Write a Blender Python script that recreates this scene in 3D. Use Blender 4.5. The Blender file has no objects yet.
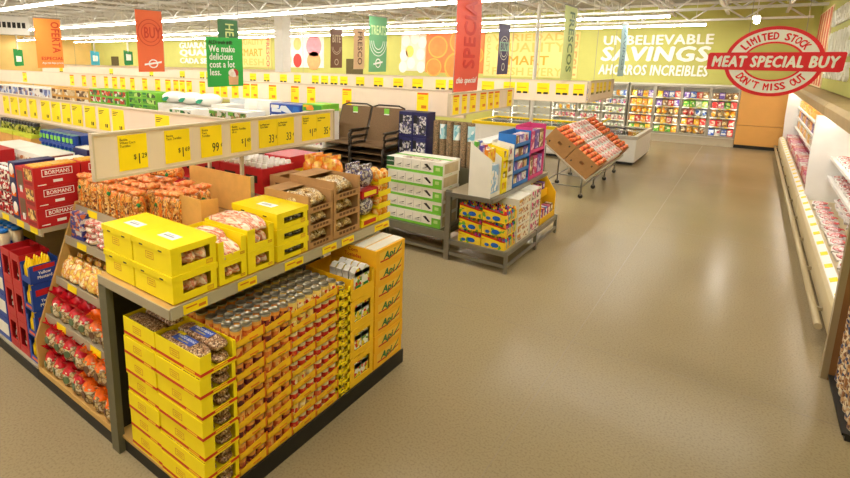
import bpy, math, random
from mathutils import Vector, Euler
random.seed(7)
scene = bpy.context.scene
COL = scene.collection
PI = math.pi

# ------------------------------------------------------------------ camera, world, exposure
cam = bpy.data.cameras.new('camera'); cam_o = bpy.data.objects.new('camera', cam); COL.objects.link(cam_o)
scene.camera = cam_o
cam.sensor_width = 36.0; cam.lens = 516 / 850 * 36
cam.shift_x = (425 - 358) / 850; cam.shift_y = (160.8 - 239) / 850
cam.clip_end = 200
_yaw, _pit, _rol = -.6465, .19, .0112
_f = Vector((math.sin(_yaw) * math.cos(_pit), math.cos(_yaw) * math.cos(_pit), -math.sin(_pit)))
_r = Vector((math.cos(_yaw), -math.sin(_yaw), 0)); _u = _r.cross(_f)
_r2 = _r * math.cos(_rol) + _u * math.sin(_rol); _u2 = _u * math.cos(_rol) - _r * math.sin(_rol)
from mathutils import Matrix
_m = Matrix((_r2, _u2, -_f)).transposed().to_4x4(); _m.translation = (0, 0, 2.9)
cam_o.matrix_world = _m

w = bpy.data.worlds.new('world'); scene.world = w; w.use_nodes = True
w.node_tree.nodes['Background'].inputs[0].default_value = (1, .9, .72, 1)
w.node_tree.nodes['Background'].inputs[1].default_value = .25
vs = scene.view_settings
vs.view_transform = 'Standard'; vs.look = 'None'; vs.gamma = 1; vs.exposure = 0.24; vs.use_curve_mapping = False
TUBE = 34.0

# ------------------------------------------------------------------ materials
def lin(c):
    o = []
    for v in c[:3]:
        v /= 255
        o.append(v / 12.92 if v <= .04045 else ((v + .055) / 1.055) ** 2.4)
    return (*o, 1)
def scl(c, k): return (min(c[0]*k, 1), min(c[1]*k, 1), min(c[2]*k, 1), 1)
MATS = {}
def _base(name):
    m = bpy.data.materials.new(name); m.use_nodes = True
    nt = m.node_tree; b = nt.nodes['Principled BSDF']
    return m, nt, b
def _coords(nt, rnd=True):
    tc = nt.nodes.new('ShaderNodeTexCoord')
    if not rnd: return tc.outputs['Object']
    oi = nt.nodes.new('ShaderNodeObjectInfo'); ml = nt.nodes.new('ShaderNodeMath'); ml.operation = 'MULTIPLY'; ml.inputs[1].default_value = 37
    nt.links.new(oi.outputs['Random'], ml.inputs[0])
    ad = nt.nodes.new('ShaderNodeVectorMath'); ad.operation = 'ADD'
    nt.links.new(tc.outputs['Object'], ad.inputs[0]); nt.links.new(ml.outputs[0], ad.inputs[1])
    return ad.outputs[0]
def M(name, col, rough=.55, var=.07, scale=6, metal=0, bump=0, spec=.4, emit=0, coat=0):
    if name in MATS: return MATS[name]
    m, nt, b = _base(name); c = lin(col)
    n = nt.nodes.new('ShaderNodeTexNoise'); n.inputs['Scale'].default_value = scale; n.inputs['Detail'].default_value = 4
    nt.links.new(_coords(nt), n.inputs['Vector'])
    r = nt.nodes.new('ShaderNodeValToRGB')
    r.color_ramp.elements[0].position = .3; r.color_ramp.elements[1].position = .7
    r.color_ramp.elements[0].color = scl(c, 1 - var); r.color_ramp.elements[1].color = scl(c, 1 + var)
    nt.links.new(n.outputs['Fac'], r.inputs[0]); nt.links.new(r.outputs[0], b.inputs['Base Color'])
    b.inputs['Roughness'].default_value = rough; b.inputs['Metallic'].default_value = metal
    b.inputs['Specular IOR Level'].default_value = spec
    if coat: b.inputs['Coat Weight'].default_value = coat
    if bump:
        bp = nt.nodes.new('ShaderNodeBump'); bp.inputs['Strength'].default_value = bump; bp.inputs['Distance'].default_value = .01
        nt.links.new(n.outputs['Fac'], bp.inputs['Height']); nt.links.new(bp.outputs[0], b.inputs['Normal'])
    if emit:
        b.inputs['Emission Color'].default_value = c; b.inputs['Emission Strength'].default_value = emit
    MATS[name] = m; return m
def PR(name, cols, scale=30, rough=.4, stretch=(1, 1, 1), noise=False, spec=.4):
    """busy printed surface: cells of flat colour"""
    if name in MATS: return MATS[name]
    m, nt, b = _base(name)
    mp = nt.nodes.new('ShaderNodeMapping'); mp.inputs['Scale'].default_value = stretch
    nt.links.new(_coords(nt), mp.inputs['Vector'])
    if noise:
        t = nt.nodes.new('ShaderNodeTexNoise'); t.inputs['Scale'].default_value = scale; t.inputs['Detail'].default_value = 3
        out = t.outputs['Fac']
    else:
        t = nt.nodes.new('ShaderNodeTexVoronoi'); t.inputs['Scale'].default_value = scale
        sp = nt.nodes.new('ShaderNodeSeparateColor'); nt.links.new(t.outputs['Color'], sp.inputs[0]); out = sp.outputs[0]
    nt.links.new(mp.outputs[0], t.inputs['Vector'])
    r = nt.nodes.new('ShaderNodeValToRGB'); r.color_ramp.interpolation = 'LINEAR' if noise else 'CONSTANT'
    n = len(cols); lo, hi = (.32, .68) if noise else (0, 1)
    for i, c in enumerate(cols):
        p = lo + (hi - lo) * i / (n - 1 if noise else n)
        if i < 2: e = r.color_ramp.elements[i]; e.position = p
        else: e = r.color_ramp.elements.new(p)
        e.color = lin(c)
    nt.links.new(out, r.inputs[0]); nt.links.new(r.outputs[0], b.inputs['Base Color'])
    b.inputs['Roughness'].default_value = rough; b.inputs['Specular IOR Level'].default_value = spec
    MATS[name] = m; return m
def EM(name, col, s):
    if name in MATS: return MATS[name]
    m, nt, b = _base(name); c = lin(col)
    b.inputs['Base Color'].default_value = c; b.inputs['Emission Color'].default_value = c; b.inputs['Emission Strength'].default_value = s
    MATS[name] = m; return m
def GLASS(name):
    if name in MATS: return MATS[name]
    m = bpy.data.materials.new(name); m.use_nodes = True; nt = m.node_tree; nt.nodes.clear()
    o = nt.nodes.new('ShaderNodeOutputMaterial'); mx = nt.nodes.new('ShaderNodeMixShader')
    t = nt.nodes.new('ShaderNodeBsdfTransparent'); t.inputs[0].default_value = (.97, .98, .97, 1)
    g = nt.nodes.new('ShaderNodeBsdfGlossy'); g.inputs['Roughness'].default_value = .04
    fr = nt.nodes.new('ShaderNodeFresnel'); fr.inputs[0].default_value = 1.35
    nt.links.new(fr.outputs[0], mx.inputs[0]); nt.links.new(t.outputs[0], mx.inputs[1]); nt.links.new(g.outputs[0], mx.inputs[2])
    nt.links.new(mx.outputs[0], o.inputs[0]); MATS[name] = m; return m

def floor_mat():
    m, nt, b = _base('polished_concrete')
    co = _coords(nt, False)
    n1 = nt.nodes.new('ShaderNodeTexNoise'); n1.inputs['Scale'].default_value = .5; n1.inputs['Detail'].default_value = 2; n1.inputs['Roughness'].default_value = .4
    n2 = nt.nodes.new('ShaderNodeTexNoise'); n2.inputs['Scale'].default_value = 55; n2.inputs['Detail'].default_value = 3
    nt.links.new(co, n1.inputs['Vector']); nt.links.new(co, n2.inputs['Vector'])
    r1 = nt.nodes.new('ShaderNodeValToRGB'); r1.color_ramp.elements[0].position = .15; r1.color_ramp.elements[1].position = .85
    r1.color_ramp.elements[0].color = lin((147, 130, 98)); r1.color_ramp.elements[1].color = lin((162, 145, 111))
    r2 = nt.nodes.new('ShaderNodeValToRGB'); r2.color_ramp.elements[0].position = .34; r2.color_ramp.elements[1].position = .52
    r2.color_ramp.elements[0].color = (.72, .7, .66, 1); r2.color_ramp.elements[1].color = (1, 1, 1, 1)
    nt.links.new(n1.outputs['Fac'], r1.inputs[0]); nt.links.new(n2.outputs['Fac'], r2.inputs[0])
    mx = nt.nodes.new('ShaderNodeMix'); mx.data_type = 'RGBA'; mx.blend_type = 'MULTIPLY'; mx.inputs[0].default_value = .6
    nt.links.new(r1.outputs[0], mx.inputs[6]); nt.links.new(r2.outputs[0], mx.inputs[7]); nt.links.new(mx.outputs[2], b.inputs['Base Color'])
    rr = nt.nodes.new('ShaderNodeMapRange'); rr.inputs[1].default_value = .1; rr.inputs[2].default_value = .9; rr.inputs[3].default_value = .2; rr.inputs[4].default_value = .26
    nt.links.new(n1.outputs['Fac'], rr.inputs[0]); nt.links.new(rr.outputs[0], b.inputs['Roughness'])
    bp = nt.nodes.new('ShaderNodeBump'); bp.inputs['Strength'].default_value = .01; bp.inputs['Distance'].default_value = .02
    nt.links.new(n1.outputs['Fac'], bp.inputs['Height']); nt.links.new(bp.outputs[0], b.inputs['Normal'])
    b.inputs['Specular IOR Level'].default_value = .13
    return m

yellow = M('carton_yellow', (252, 226, 14), .5, .03); yellow2 = M('carton_yellow_deep', (250, 196, 26), .5, .05)
redc = M('carton_red', (190, 28, 34), .45, .06); stripe = M('stripe_red', (204, 52, 18), .5, .05)
tan = M('cardboard_tan', (222, 168, 84), .7, .07, 12); brown = M('cardboard_brown', (186, 140, 88), .75, .08, 14)
brownd = M('cardboard_print', (110, 74, 44), .75, .08, 14)
black = M('kick_black', (30, 27, 22), .5); dark = M('dark_ink', (40, 34, 26), .6); darkin = M('inner_dark', (52, 44, 32), .8)
olive = M('post_olive', (112, 108, 84), .45, .05, 10, .3); steel = M('steel_grey', (150, 146, 134), .35, .05, 8, .7)
shelfm = M('shelf_metal', (178, 165, 138), .45, .04, 8, .2); beige = M('panel_beige', (232, 212, 186), .6, .03, 4)
beige2 = M('trim_beige', (206, 188, 158), .5, .03, 4)
white = M('white_paint', (238, 236, 228), .5, .02); whitec = M('white_card', (240, 235, 220), .6, .03)
tagy = M('tag_yellow', (255, 222, 0), .5, .02); tago = M('tag_print', (222, 130, 10), .5)
orange = M('carton_orange', (250, 186, 30), .5, .05); green = M('leaf_green', (28, 128, 58), .5); lime = M('lime_green', (120, 196, 56), .5, .05)
redp = M('plastic_red', (206, 22, 36), .25, .12, 30); orgp = M('plastic_orange', (246, 106, 18), .25, .12, 30)
blue = M('carton_blue', (26, 66, 156), .45, .06); navy = M('carton_navy', (34, 34, 84), .5, .05); blackp = M('plastic_black', (28, 28, 30), .35)
tin = M('tin_metal', (176, 170, 150), .3, .05, 20, .8); wood = M('panel_wood', (204, 160, 88), .5, .06, 5)
pink = M('carton_pink', (226, 70, 140), .45); purple = M('print_purple', (100, 84, 160), .5)
glass = GLASS('clear_glass')
bread = PR('bread_bag', [(246, 206, 164), (252, 236, 214), (228, 120, 84), (250, 226, 196), (238, 160, 110)], 12, .2, (.5, 2.2, 1.5), True, .6)
bread2 = PR('bread_crust', [(226, 196, 150), (190, 140, 90), (120, 80, 46), (236, 214, 170)], 26, .25, (1, 1, 1), True, .6)
bread3 = PR('dark_bun_bag', [(60, 64, 96), (170, 160, 160), (34, 34, 60), (200, 190, 176)], 24, .2, (1, 2, 2), True, .6)
beans = PR('pinto_beans', [(96, 66, 44), (190, 150, 112), (170, 124, 88), (226, 200, 164), (140, 100, 72)], 110, .3)
snack = PR('snack_foil', [(120, 84, 46), (196, 152, 86), (236, 210, 156), (160, 116, 62), (244, 228, 190), (110, 76, 44)], 26, .22, (1, 1, 1), True, .6)
blackprint = PR('yellow_black_print', [(246, 212, 24), (250, 220, 40), (110, 84, 24), (246, 210, 30), (236, 196, 30)], 60, .5, (1, 1, 2))

# ------------------------------------------------------------------ mesh builder
class MB:
    def __init__(s): s.v = []; s.f = []; s.m = []; s.sm = []
    def face(s, pts, m=0, smooth=False):
        k = len(s.v); s.v += [tuple(p) for p in pts]; s.f.append(tuple(range(k, k + len(pts)))); s.m.append(m); s.sm.append(smooth)
    def box(s, x0, x1, y0, y1, z0, z1, m=0, top=None, px=None, my=None):
        k = len(s.v)
        s.v += [(x0,y0,z0),(x1,y0,z0),(x1,y1,z0),(x0,y1,z0),(x0,y0,z1),(x1,y0,z1),(x1,y1,z1),(x0,y1,z1)]
        F = [(0,3,2,1),(4,5,6,7),(0,1,5,4),(1,2,6,5),(2,3,7,6),(3,0,4,7)]
        s.f += [tuple(k + i for i in q) for q in F]
        s.m += [m, m if top is None else top, m if my is None else my, m if px is None else px, m, m]; s.sm += [False] * 6
        return s
    def prism(s, poly, axis, a, b, m=0, caps=None):
        """polygon in the two other axes, extruded along axis from a to b"""
        def P(p, t):
            return {'x': (t, p[0], p[1]), 'y': (p[0], t, p[1]), 'z': (p[0], p[1], t)}[axis]
        k = len(s.v); n = len(poly)
        s.v += [P(p, a) for p in poly] + [P(p, b) for p in poly]
        for i in range(n):
            j = (i + 1) % n; s.f.append((k+i, k+j, k+n+j, k+n+i)); s.m.append(m); s.sm.append(False)
        c = m if caps is None else caps
        s.f.append(tuple(k + i for i in range(n))[::-1]); s.m.append(c); s.sm.append(False)
        s.f.append(tuple(k + n + i for i in range(n))); s.m.append(c); s.sm.append(False)
        return s
    def lathe(s, prof, n=12, mats=None, cx=0, cy=0, sx=1, sy=1, jit=0, seed=0, smooth=True):
        """prof: (r, z); mats: material per band"""
        rn = random.Random(seed); k = len(s.v)
        for (r, z) in prof:
            for i in range(n):
                a = 2*PI*i/n; q = r * (1 + (rn.random() - .5) * 2 * jit)
                s.v.append((cx + q*math.cos(a)*sx, cy + q*math.sin(a)*sy, z + (rn.random() - .5) * jit * .04))
        for b in range(len(prof) - 1):
            for i in range(n):
                j = (i + 1) % n
                s.f.append((k+b*n+i, k+b*n+j, k+(b+1)*n+j, k+(b+1)*n+i)); s.m.append(mats[b] if mats else 0); s.sm.append(smooth)
        return s
    def disc(s, cx, cy, z, r, n=12, m=0, sx=1, sy=1):
        s.face([(cx + r*sx*math.cos(2*PI*i/n), cy + r*sy*math.sin(2*PI*i/n), z) for i in range(n)], m); return s
    def cyl(s, cx, cy, z0, z1, r, n=12, m=0, mt=None):
        s.lathe([(r, z0), (r, z1)], n, [m], cx, cy); s.disc(cx, cy, z1, r, n, m if mt is None else mt)
        s.face([(cx + r*math.cos(-2*PI*i/n), cy + r*math.sin(-2*PI*i/n), z0) for i in range(n)], m); return s
    def tube(s, pts, r, n=6, m=0):
        pts = [Vector(p) for p in pts]; k = len(s.v); up = Vector((0, 0, 1))
        for i, p in enumerate(pts):
            d = (pts[min(i+1, len(pts)-1)] - pts[max(i-1, 0)]).normalized()
            a = d.cross(up)
            if a.length < 1e-3: a = d.cross(Vector((1, 0, 0)))
            a.normalize(); c = d.cross(a)
            for j in range(n):
                t = 2*PI*j/n; s.v.append(tuple(p + a*r*math.cos(t) + c*r*math.sin(t)))
        for i in range(len(pts) - 1):
            for j in range(n):
                q = (j + 1) % n; s.f.append((k+i*n+j, k+i*n+q, k+(i+1)*n+q, k+(i+1)*n+j)); s.m.append(m); s.sm.append(True)
        s.f.append(tuple(k + j for j in range(n))[::-1]); s.m.append(m); s.sm.append(False)
        e = k + (len(pts)-1)*n; s.f.append(tuple(e + j for j in range(n))); s.m.append(m); s.sm.append(False)
        return s
    def blob(s, cx, cy, cz, rx, ry, rz, m=0, n=10, rings=6, jit=.08, seed=0):
        prof = [(max(1e-3, math.sin(PI*i/rings)), -math.cos(PI*i/rings)) for i in range(rings + 1)]
        k = len(s.v); s.lathe(prof, n, [m]*rings, 0, 0, 1, 1, jit, seed)
        for i in range(k, len(s.v)):
            v = s.v[i]; s.v[i] = (cx + v[0]*rx, cy + v[1]*ry, cz + v[2]*rz)
        return s
    def pillow(s, cx, cy, cz, rx, ry, rz, m=0, n=16, rings=8, p=.5, jit=.03, seed=0):
        rn = random.Random(seed); k = len(s.v); q = lambda t, e: math.copysign(abs(t) ** e, t)
        for i in range(rings + 1):
            f = PI*i/rings; cr, cz_ = max(1e-3, math.sin(f)) ** .6, -math.cos(f)
            for j in range(n):
                a = 2*PI*j/n; t = 1 + rn.uniform(-jit, jit)
                s.v.append((cx + rx*cr*q(math.cos(a), p)*t, cy + ry*cr*q(math.sin(a), p)*t, cz + rz*q(cz_, .7)*(1 + rn.uniform(-jit, jit))))
        for i in range(rings):
            for j in range(n):
                s.f.append((k + i*n + j, k + i*n + (j+1) % n, k + (i+1)*n + (j+1) % n, k + (i+1)*n + j)); s.m.append(m); s.sm.append(True)
        return s
    def xf(s, k, mat):
        for i in range(k, len(s.v)): s.v[i] = tuple(mat @ Vector(s.v[i]))
    def mesh(s, name, mats):
        me = bpy.data.meshes.new(name); me.from_pydata(s.v, [], s.f)
        for m in (mats if isinstance(mats, (list, tuple)) else [mats]): me.materials.append(m)
        me.polygons.foreach_set('material_index', s.m); me.polygons.foreach_set('use_smooth', s.sm)
        me.update(); return me

def link(o, parent=None):
    COL.objects.link(o)
    if parent is not None: o.parent = parent
    return o
def ob(name, me, loc=(0, 0, 0), rot=(0, 0, 0), parent=None, label=None):
    o = bpy.data.objects.new(name, me); o.location = loc; o.rotation_euler = rot
    if label: o['label'] = label
    return link(o, parent)
def tag(o, label, cat, group=None):
    o['label'] = label; o['category'] = cat
    if group: o['group'] = group
    return o
def struct(name, mb, mats, label=None, loc=(0, 0, 0), rot=(0, 0, 0), parent=None):
    me = mb.mesh(name, mats) if isinstance(mb, MB) else mb
    o = ob(name, me, loc, rot, parent)
    if parent is None: o['kind'] = 'structure'
    if label: o['label'] = label
    return o
def thing(name, label, cat, loc=(0, 0, 0), rz=0, group=None, rx=0):
    o = bpy.data.objects.new(name, None); o.location = loc; o.rotation_euler = (rx, 0, rz); o.empty_display_size = .05
    link(o); return tag(o, label, cat, group)
def part(p, name, mb, mats, loc=(0, 0, 0), rot=(0, 0, 0), label=None):
    me = mb.mesh(name, mats) if isinstance(mb, MB) else mb
    return ob(name, me, loc, rot, p, label)
def single(name, label, cat, me, loc, rz=0, group=None, rx=0, ry=0):
    return tag(ob(name, me, loc, (rx, ry, rz)), label, cat, group)
def inst(spec, label, cat, loc, rz=0, group=None, rx=0, ry=0):
    """spec = (name, mesh or None, loc, rot, [child specs]); children share mesh data"""
    name, me, l, r, ch = spec
    o = bpy.data.objects.new(name, me); o.location = loc; o.rotation_euler = (rx, ry, rz); link(o); tag(o, label, cat, group)
    def rec(p, cs):
        for (n2, m2, l2, r2, c2) in cs:
            q = ob(n2, m2, l2, r2, p); rec(q, c2)
    rec(o, ch); return o

# text: flat mesh facing +Z, centred
_TX = {}
def TX(txt, size, mat, bold=0, shear=0, sx=1, depth=.002, align='CENTER', lh=1):
    key = (txt, size, mat.name, bold, shear, sx, depth, align, lh)
    if key in _TX: return _TX[key]
    cu = bpy.data.curves.new('lettering', 'FONT'); cu.body = txt; cu.size = size; cu.shear = shear
    cu.align_x = align; cu.align_y = 'CENTER'; cu.extrude = depth; cu.resolution_u = 2; cu.space_line = lh
    if bold: cu.space_character = 1 + bold * 2
    t = bpy.data.objects.new('t', cu); COL.objects.link(t)
    dg = bpy.context.evaluated_depsgraph_get(); me = bpy.data.meshes.new_from_object(t.evaluated_get(dg))
    bpy.data.objects.remove(t); bpy.data.curves.remove(cu)
    if bold:                                  # heavier strokes: overlaid copies nudged by the stroke weight
        vs_ = [tuple(v.co) for v in me.vertices]; fs = [tuple(p.vertices) for p in me.polygons]; q = bold*size; V, F = [], []
        for k, (dx, dy) in enumerate(((-q, 0), (q, 0), (0, q*.7), (0, -q*.7))):
            V += [(x + dx, y + dy, z + k*depth*.02) for x, y, z in vs_]; F += [tuple(i + k*len(vs_) for i in f) for f in fs]
        me = bpy.data.meshes.new('lettering'); me.from_pydata(V, [], F); me.update()
    me.name = 'lettering'; me.materials.clear(); me.materials.append(mat)
    if sx != 1:
        for v in me.vertices: v.co.x *= sx
    _TX[key] = me; return me
PX = (PI/2, 0, PI/2)     # faces +X
MY = (PI/2, 0, 0)        # faces -Y
MX = (PI/2, 0, -PI/2)    # faces -X
UP = (0, 0, 0)

# ------------------------------------------------------------------ room
XL, XR, YB, ZC = -48.5, 2.05, 23.7, 5.15
YF = -9
struct('floor', MB().box(XL, XR, YF, YB, -.1, 0), floor_mat())
j = MB()
for y in (5.4, 10.4, 15.4, 20.4): j.box(XL, XR, y - .004, y + .004, -.004, .0006)
for x in (-1.2, -6, -11, -16): j.box(x - .004, x + .004, YF, YB, -.004, .0006)
struct('floor_joint', j, M('joint_dark', (140, 122, 92), .6), 'thin saw-cut joint lines in the concrete floor', parent=bpy.data.objects['floor'])
wallg = M('wall_yellow_green', (194, 192, 104), .7, .03, 2); wallo = M('wall_orange', (244, 206, 128), .7, .03, 2)
struct('wall_back', MB().box(XL, XR, YB, YB + .2, 0, ZC), wallg)
struct('wall_left', MB().box(XL - .2, XL, YF, YB, 0, ZC), wallo)
struct('wall_right', MB().box(XR, XR + .2, YF, YB, 0, 2.3).box(1.55, XR + .2, YF, YB, 2.3, ZC), wallg)
struct('wall_front', MB().box(XL, XR, YF - .2, YF, 0, ZC), M('wall_cream', (226, 214, 180), .7))
struct('ceiling', MB().box(XL - .2, XR + .2, YF - .2, YB + .2, ZC, ZC + .1), M('ceiling_deck', (186, 182, 170), .7, .12, 5))
jm = M('joist_paint', (226, 224, 216), .6, .03, 3)
def joist(L, z0, z1, step, cw, wr):
    b = MB(); b.box(0, L, -cw, cw, z0, z0 + .07); b.box(0, L, -cw, cw, z1 - .07, z1)
    n = int(L / step); x = 0
    for i in range(n):
        b.tube([(x, 0, z0 + .04), (x + step/2, 0, z1 - .04)], wr, 4); b.tube([(x + step/2, 0, z1 - .04), (x + step, 0, z0 + .04)], wr, 4); x += step
    return b.mesh('joist', jm)
gm = joist(49.8, 4.45, 5.1, 1.6, .08, .03)
for y in (6.9, 12.1, 18.2, 22.6):
    struct('ceiling_girder', gm, None, 'white open-web steel girder under the ceiling deck', (XL, y, 0))
jo = joist(YB - YF, 4.72, 5.14, 1.0, .04, .016)
for i in range(30):
    struct('ceiling_joist', jo, None, 'thin white open-web roof joist under the deck', (XL + 1 + i * 1.66, YF + .02, 0), (0, 0, PI/2))

# strip lights
tube_m = EM('tube_glow', (255, 249, 240), TUBE); hous = M('fixture_white', (240, 238, 230), .4, .02)
def strip(L):
    h = MB().prism([(-.085, .03), (.085, .03), (.05, .09), (-.05, .09)], 'x', 0, L - .03).box(.3, .312, -.006, .006, .09, ZC - 4.27).box(L - .352, L - .34, -.006, .006, .09, ZC - 4.27).mesh('housing', hous)
    t = MB().prism([(-.08, .03), (-.065, -.012), (0, -.03), (.065, -.012), (.08, .03)], 'x', .01, L - .04)
    return h, t.mesh('tube_pair', tube_m)
H24, T24 = strip(2.4)
def light(x, y, rz, lab, grp):
    o = thing('strip_light', lab, 'light', (x, y, 4.27), rz, grp)
    ob('housing', H24, (0, 0, 0), (0, 0, 0), o); ob('diffuser', T24, (0, 0, 0), (0, 0, 0), o)
for y, xe, lab in ((-4.4, 1.0, 'long white fluorescent strip light, unseen, added on the camera side for front light'), (.9, 1.0, 'long white fluorescent strip light, unseen, added over the bread display aisle for front light'), (6.2, 1.0, 'long white fluorescent strip light hanging above the shelves of boxed goods'), (11.3, 1.0, 'long white fluorescent strip light above the far aisle of price rails'),  # first two rows are out of view, added to light camera-facing sides
                   (17.6, -2.1, 'long white fluorescent strip light in front of the banner area'), (21.8, -1.5, 'long white fluorescent strip light close to the back wall')):
    x = xe - 2.4
    while x > XL + .3:
        light(x, y, 0, lab, lab); x -= 2.42
for y in (19.15,): light(-.15, y, PI/2, 'fluorescent strip light set crosswise near the meat case wall', None)

# columns
tag(struct('column_square', MB().box(-16.45, -15.97, 15.8, 16.28, 0, ZC).box(-16.5, -15.92, 15.75, 16.33, 0, .12), white), 'thick white square column rising to the roof', 'column')
tag(struct('column_pole', MB().cyl(-5.02, 15, 0, 4.52, .05, 12).cyl(-5.02, 15, 0, .04, .12, 12), white), 'thin round white pole rising to a girder', 'column')

# HVAC box
d = thing('air_duct', 'white air handling box with dark louvre slots under the roof', 'duct', (-28, 0, 0))
part(d, 'casing', MB().box(-.5, .5, 8.6, 10.6, 3.95, 4.75), white)
for k in range(6): part(d, 'louvre', MB().box(.5, .51, 9.3 + k*.2, 9.44 + k*.2, 4.25, 4.5), black)
part(d, 'hanger_rod', MB().box(-.02, .02, 9.0, 9.04, 4.75, ZC).box(-.02, .02, 10.1, 10.14, 4.75, ZC), steel)

# ------------------------------------------------------------------ back wall lettering and pictures
letw = M('letter_white', (246, 244, 236), .5, .01)
def fit(txt, width, height, mat, bold=.02, shear=0, depth=.03, lh=1):
    """text mesh scaled to a width and height, centred"""
    me = TX(txt, 1.0, mat, bold, shear, 1, depth, 'CENTER', lh).copy()
    xs = [v.co.x for v in me.vertices]; ys = [v.co.y for v in me.vertices]
    ax, bx, ay, by = min(xs), max(xs), min(ys), max(ys)
    for v in me.vertices:
        v.co.x = (v.co.x - (ax + bx)/2) / (bx - ax) * width; v.co.y = (v.co.y - (ay + by)/2) / (by - ay) * height
    return me
def walltext(txt, x0, x1, z0, z1, lab, mat=letw, bold=.03, shear=0):
    o = single('wall_lettering', lab, 'lettering', fit(txt, x1 - x0, z1 - z0, mat, bold, shear), ((x0 + x1)/2, YB - .03, (z0 + z1)/2), 0, None, PI/2)
walltext('UNBELIEVABLE', -5.15, -1.35, 3.68, 4.06, 'raised white letters UNBELIEVABLE on the green back wall')
walltext('SAVINGS', -5.2, -1.4, 3.03, 3.62, 'large raised white letters SAVINGS on the green back wall', bold=.045, shear=.12)
walltext('AHORROS INCREIBLES', -5.25, -1.4, 2.48, 2.9, 'raised white letters AHORROS INCREIBLES above the freezer doors', shear=.1)
walltext('GUARANTEED', -34.9, -29.2, 3.72, 4.16, 'raised white letters GUARANTEED on the far green wall')
walltext('QUALITY', -34.9, -29.2, 3.1, 3.66, 'large raised white letters QUALITY on the far green wall', bold=.04)
walltext('CADA SEMANA', -34.9, -29.2, 2.62, 3.02, 'lowest line of raised white letters on the far green wall')
def panel(x0, x1, z0, z1, lab, mats, name='wall_picture'):
    o = thing(name, lab, 'wall panel', ((x0 + x1)/2, YB - .006, (z0 + z1)/2))
    part(o, 'board', MB().box(-(x1-x0)/2, (x1-x0)/2, -.04, 0, -(z1-z0)/2, (z1-z0)/2), mats)
    return o
tanp = M('panel_tan', (236, 208, 132), .6, .02); tl = M('tan_letter', (222, 184, 92), .6); tl2 = M('tan_letter_dark', (206, 156, 40), .6); tl3 = M('tan_letter_orange', (226, 160, 90), .6)
p = panel(-10.37, -6.1, 2.3, 4.25, 'tan wall panel printed with QUALITY SMART FRESH EVERY', tanp, 'word_panel')
for t, w_, h_, z, mt, xo in (('VARIEDAD', 3.3, .32, .78, tl, -.1), ('QUALITY', 3.2, .5, .3, tl, 0), ('SMART', 2.2, .42, -.24, tl2, -.2), ('FRESH', 1.5, .36, -.74, tl, -.95), ('EVERY', 1.5, .36, -.74, tl, .75)):
    part(p, 'lettering', fit(t, w_, h_, mt, .015, 0, .004), None, (xo, -.045, z), MY)
part(p, 'lettering', fit('FRESH', 1.75, .36, tl3, .02, 0, .004), None, (1.9, -.045, 0), (PI/2, PI/2, 0))
part(p, 'lettering', fit('QUALITY', 1.75, .2, tl, .01, 0, .004), None, (-1.95, -.045, 0), (PI/2, PI/2, 0))
p = panel(-28.3, -25, 2.45, 4.35, 'tan wall panel with faint words beside the square column', tanp, 'word_panel')
for t, w_, h_, z, mt in (('QUALITY', 2.4, .42, .66, tl), ('SMART', 2.2, .5, .02, tl2), ('FRESH', 2.4, .44, -.6, tl)):
    part(p, 'lettering', fit(t, w_, h_, mt, .015, 0, .004), None, (-.2, -.045, z), MY)
part(p, 'lettering', fit('FRESCO', 1.75, .3, M('red_letter', (226, 96, 70), .6), .02, 0, .004), None, (1.4, -.045, 0), (PI/2, PI/2, 0))
def disc(r, mats, sx=1, sz=1, th=.006, n=24):
    b = MB(); pts = [(r*sx*math.cos(2*PI*i/n), r*sz*math.sin(2*PI*i/n)) for i in range(n)]
    return b.prism(pts, 'y', -th, 0, 0).mesh('print', mats)
eggm = M('egg_shell', (244, 228, 212), .5, .03); egg2 = M('egg_shell_pink', (232, 206, 186), .5, .03); yolk = M('egg_yolk', (252, 200, 90), .4)
p = panel(-15.07, -13.6, 2.45, 4.35, 'wall picture of white eggs and one open yolk', egg2)
for x, z, m_ in ((-.45, .6, eggm), (.1, .72, eggm), (.55, .5, eggm), (-.2, .05, yolk), (.45, -.1, eggm), (-.55, -.15, eggm), (-.1, -.55, eggm), (.5, -.75, eggm), (-.6, -.75, eggm)):
    part(p, 'egg', disc(.3, m_, .82, 1), None, (x, -.042, z))
p = panel(-13.55, -10.42, 2.4, 4.33, 'wall picture of sliced orange citrus fruit', M('citrus_red', (238, 120, 60), .5, .1))
for x, z, r in ((-.9, .3, .55), (.35, .55, .6), (.2, -.65, .7), (-1.1, -.7, .45), (1.15, -.1, .42)):
    o = part(p, 'citrus_slice', disc(r, M('citrus_rind', (248, 168, 70), .5)), None, (x, -.042, z))
    part(o, 'pulp', disc(r*.86, M('citrus_pulp', (240, 136, 62), .5, .1, 5)), None, (0, -.006, 0))
p = panel(-24.05, -20.5, 2.5, 4.35, 'wall picture of fruit and a pink ice cream scoop', M('picture_cream', (250, 240, 222), .5))
for x, z, r, c, n in ((-1.25, .45, .42, (240, 120, 90), 'peach'), (-1.25, -.45, .45, (206, 204, 90), 'pear'), (-.35, .5, .38, (250, 190, 110), 'apricot'), (-.35, -.5, .42, (214, 60, 50), 'apple'), (1.0, .35, .62, (244, 150, 160), 'ice_cream_scoop'), (1.0, -.5, .55, (240, 170, 110), 'ice_cream_cone')):
    part(p, n, disc(r, M('print_' + n, c, .5, .1, 4), .85 if r < .5 else 1), None, (x, -.042, z))
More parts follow.
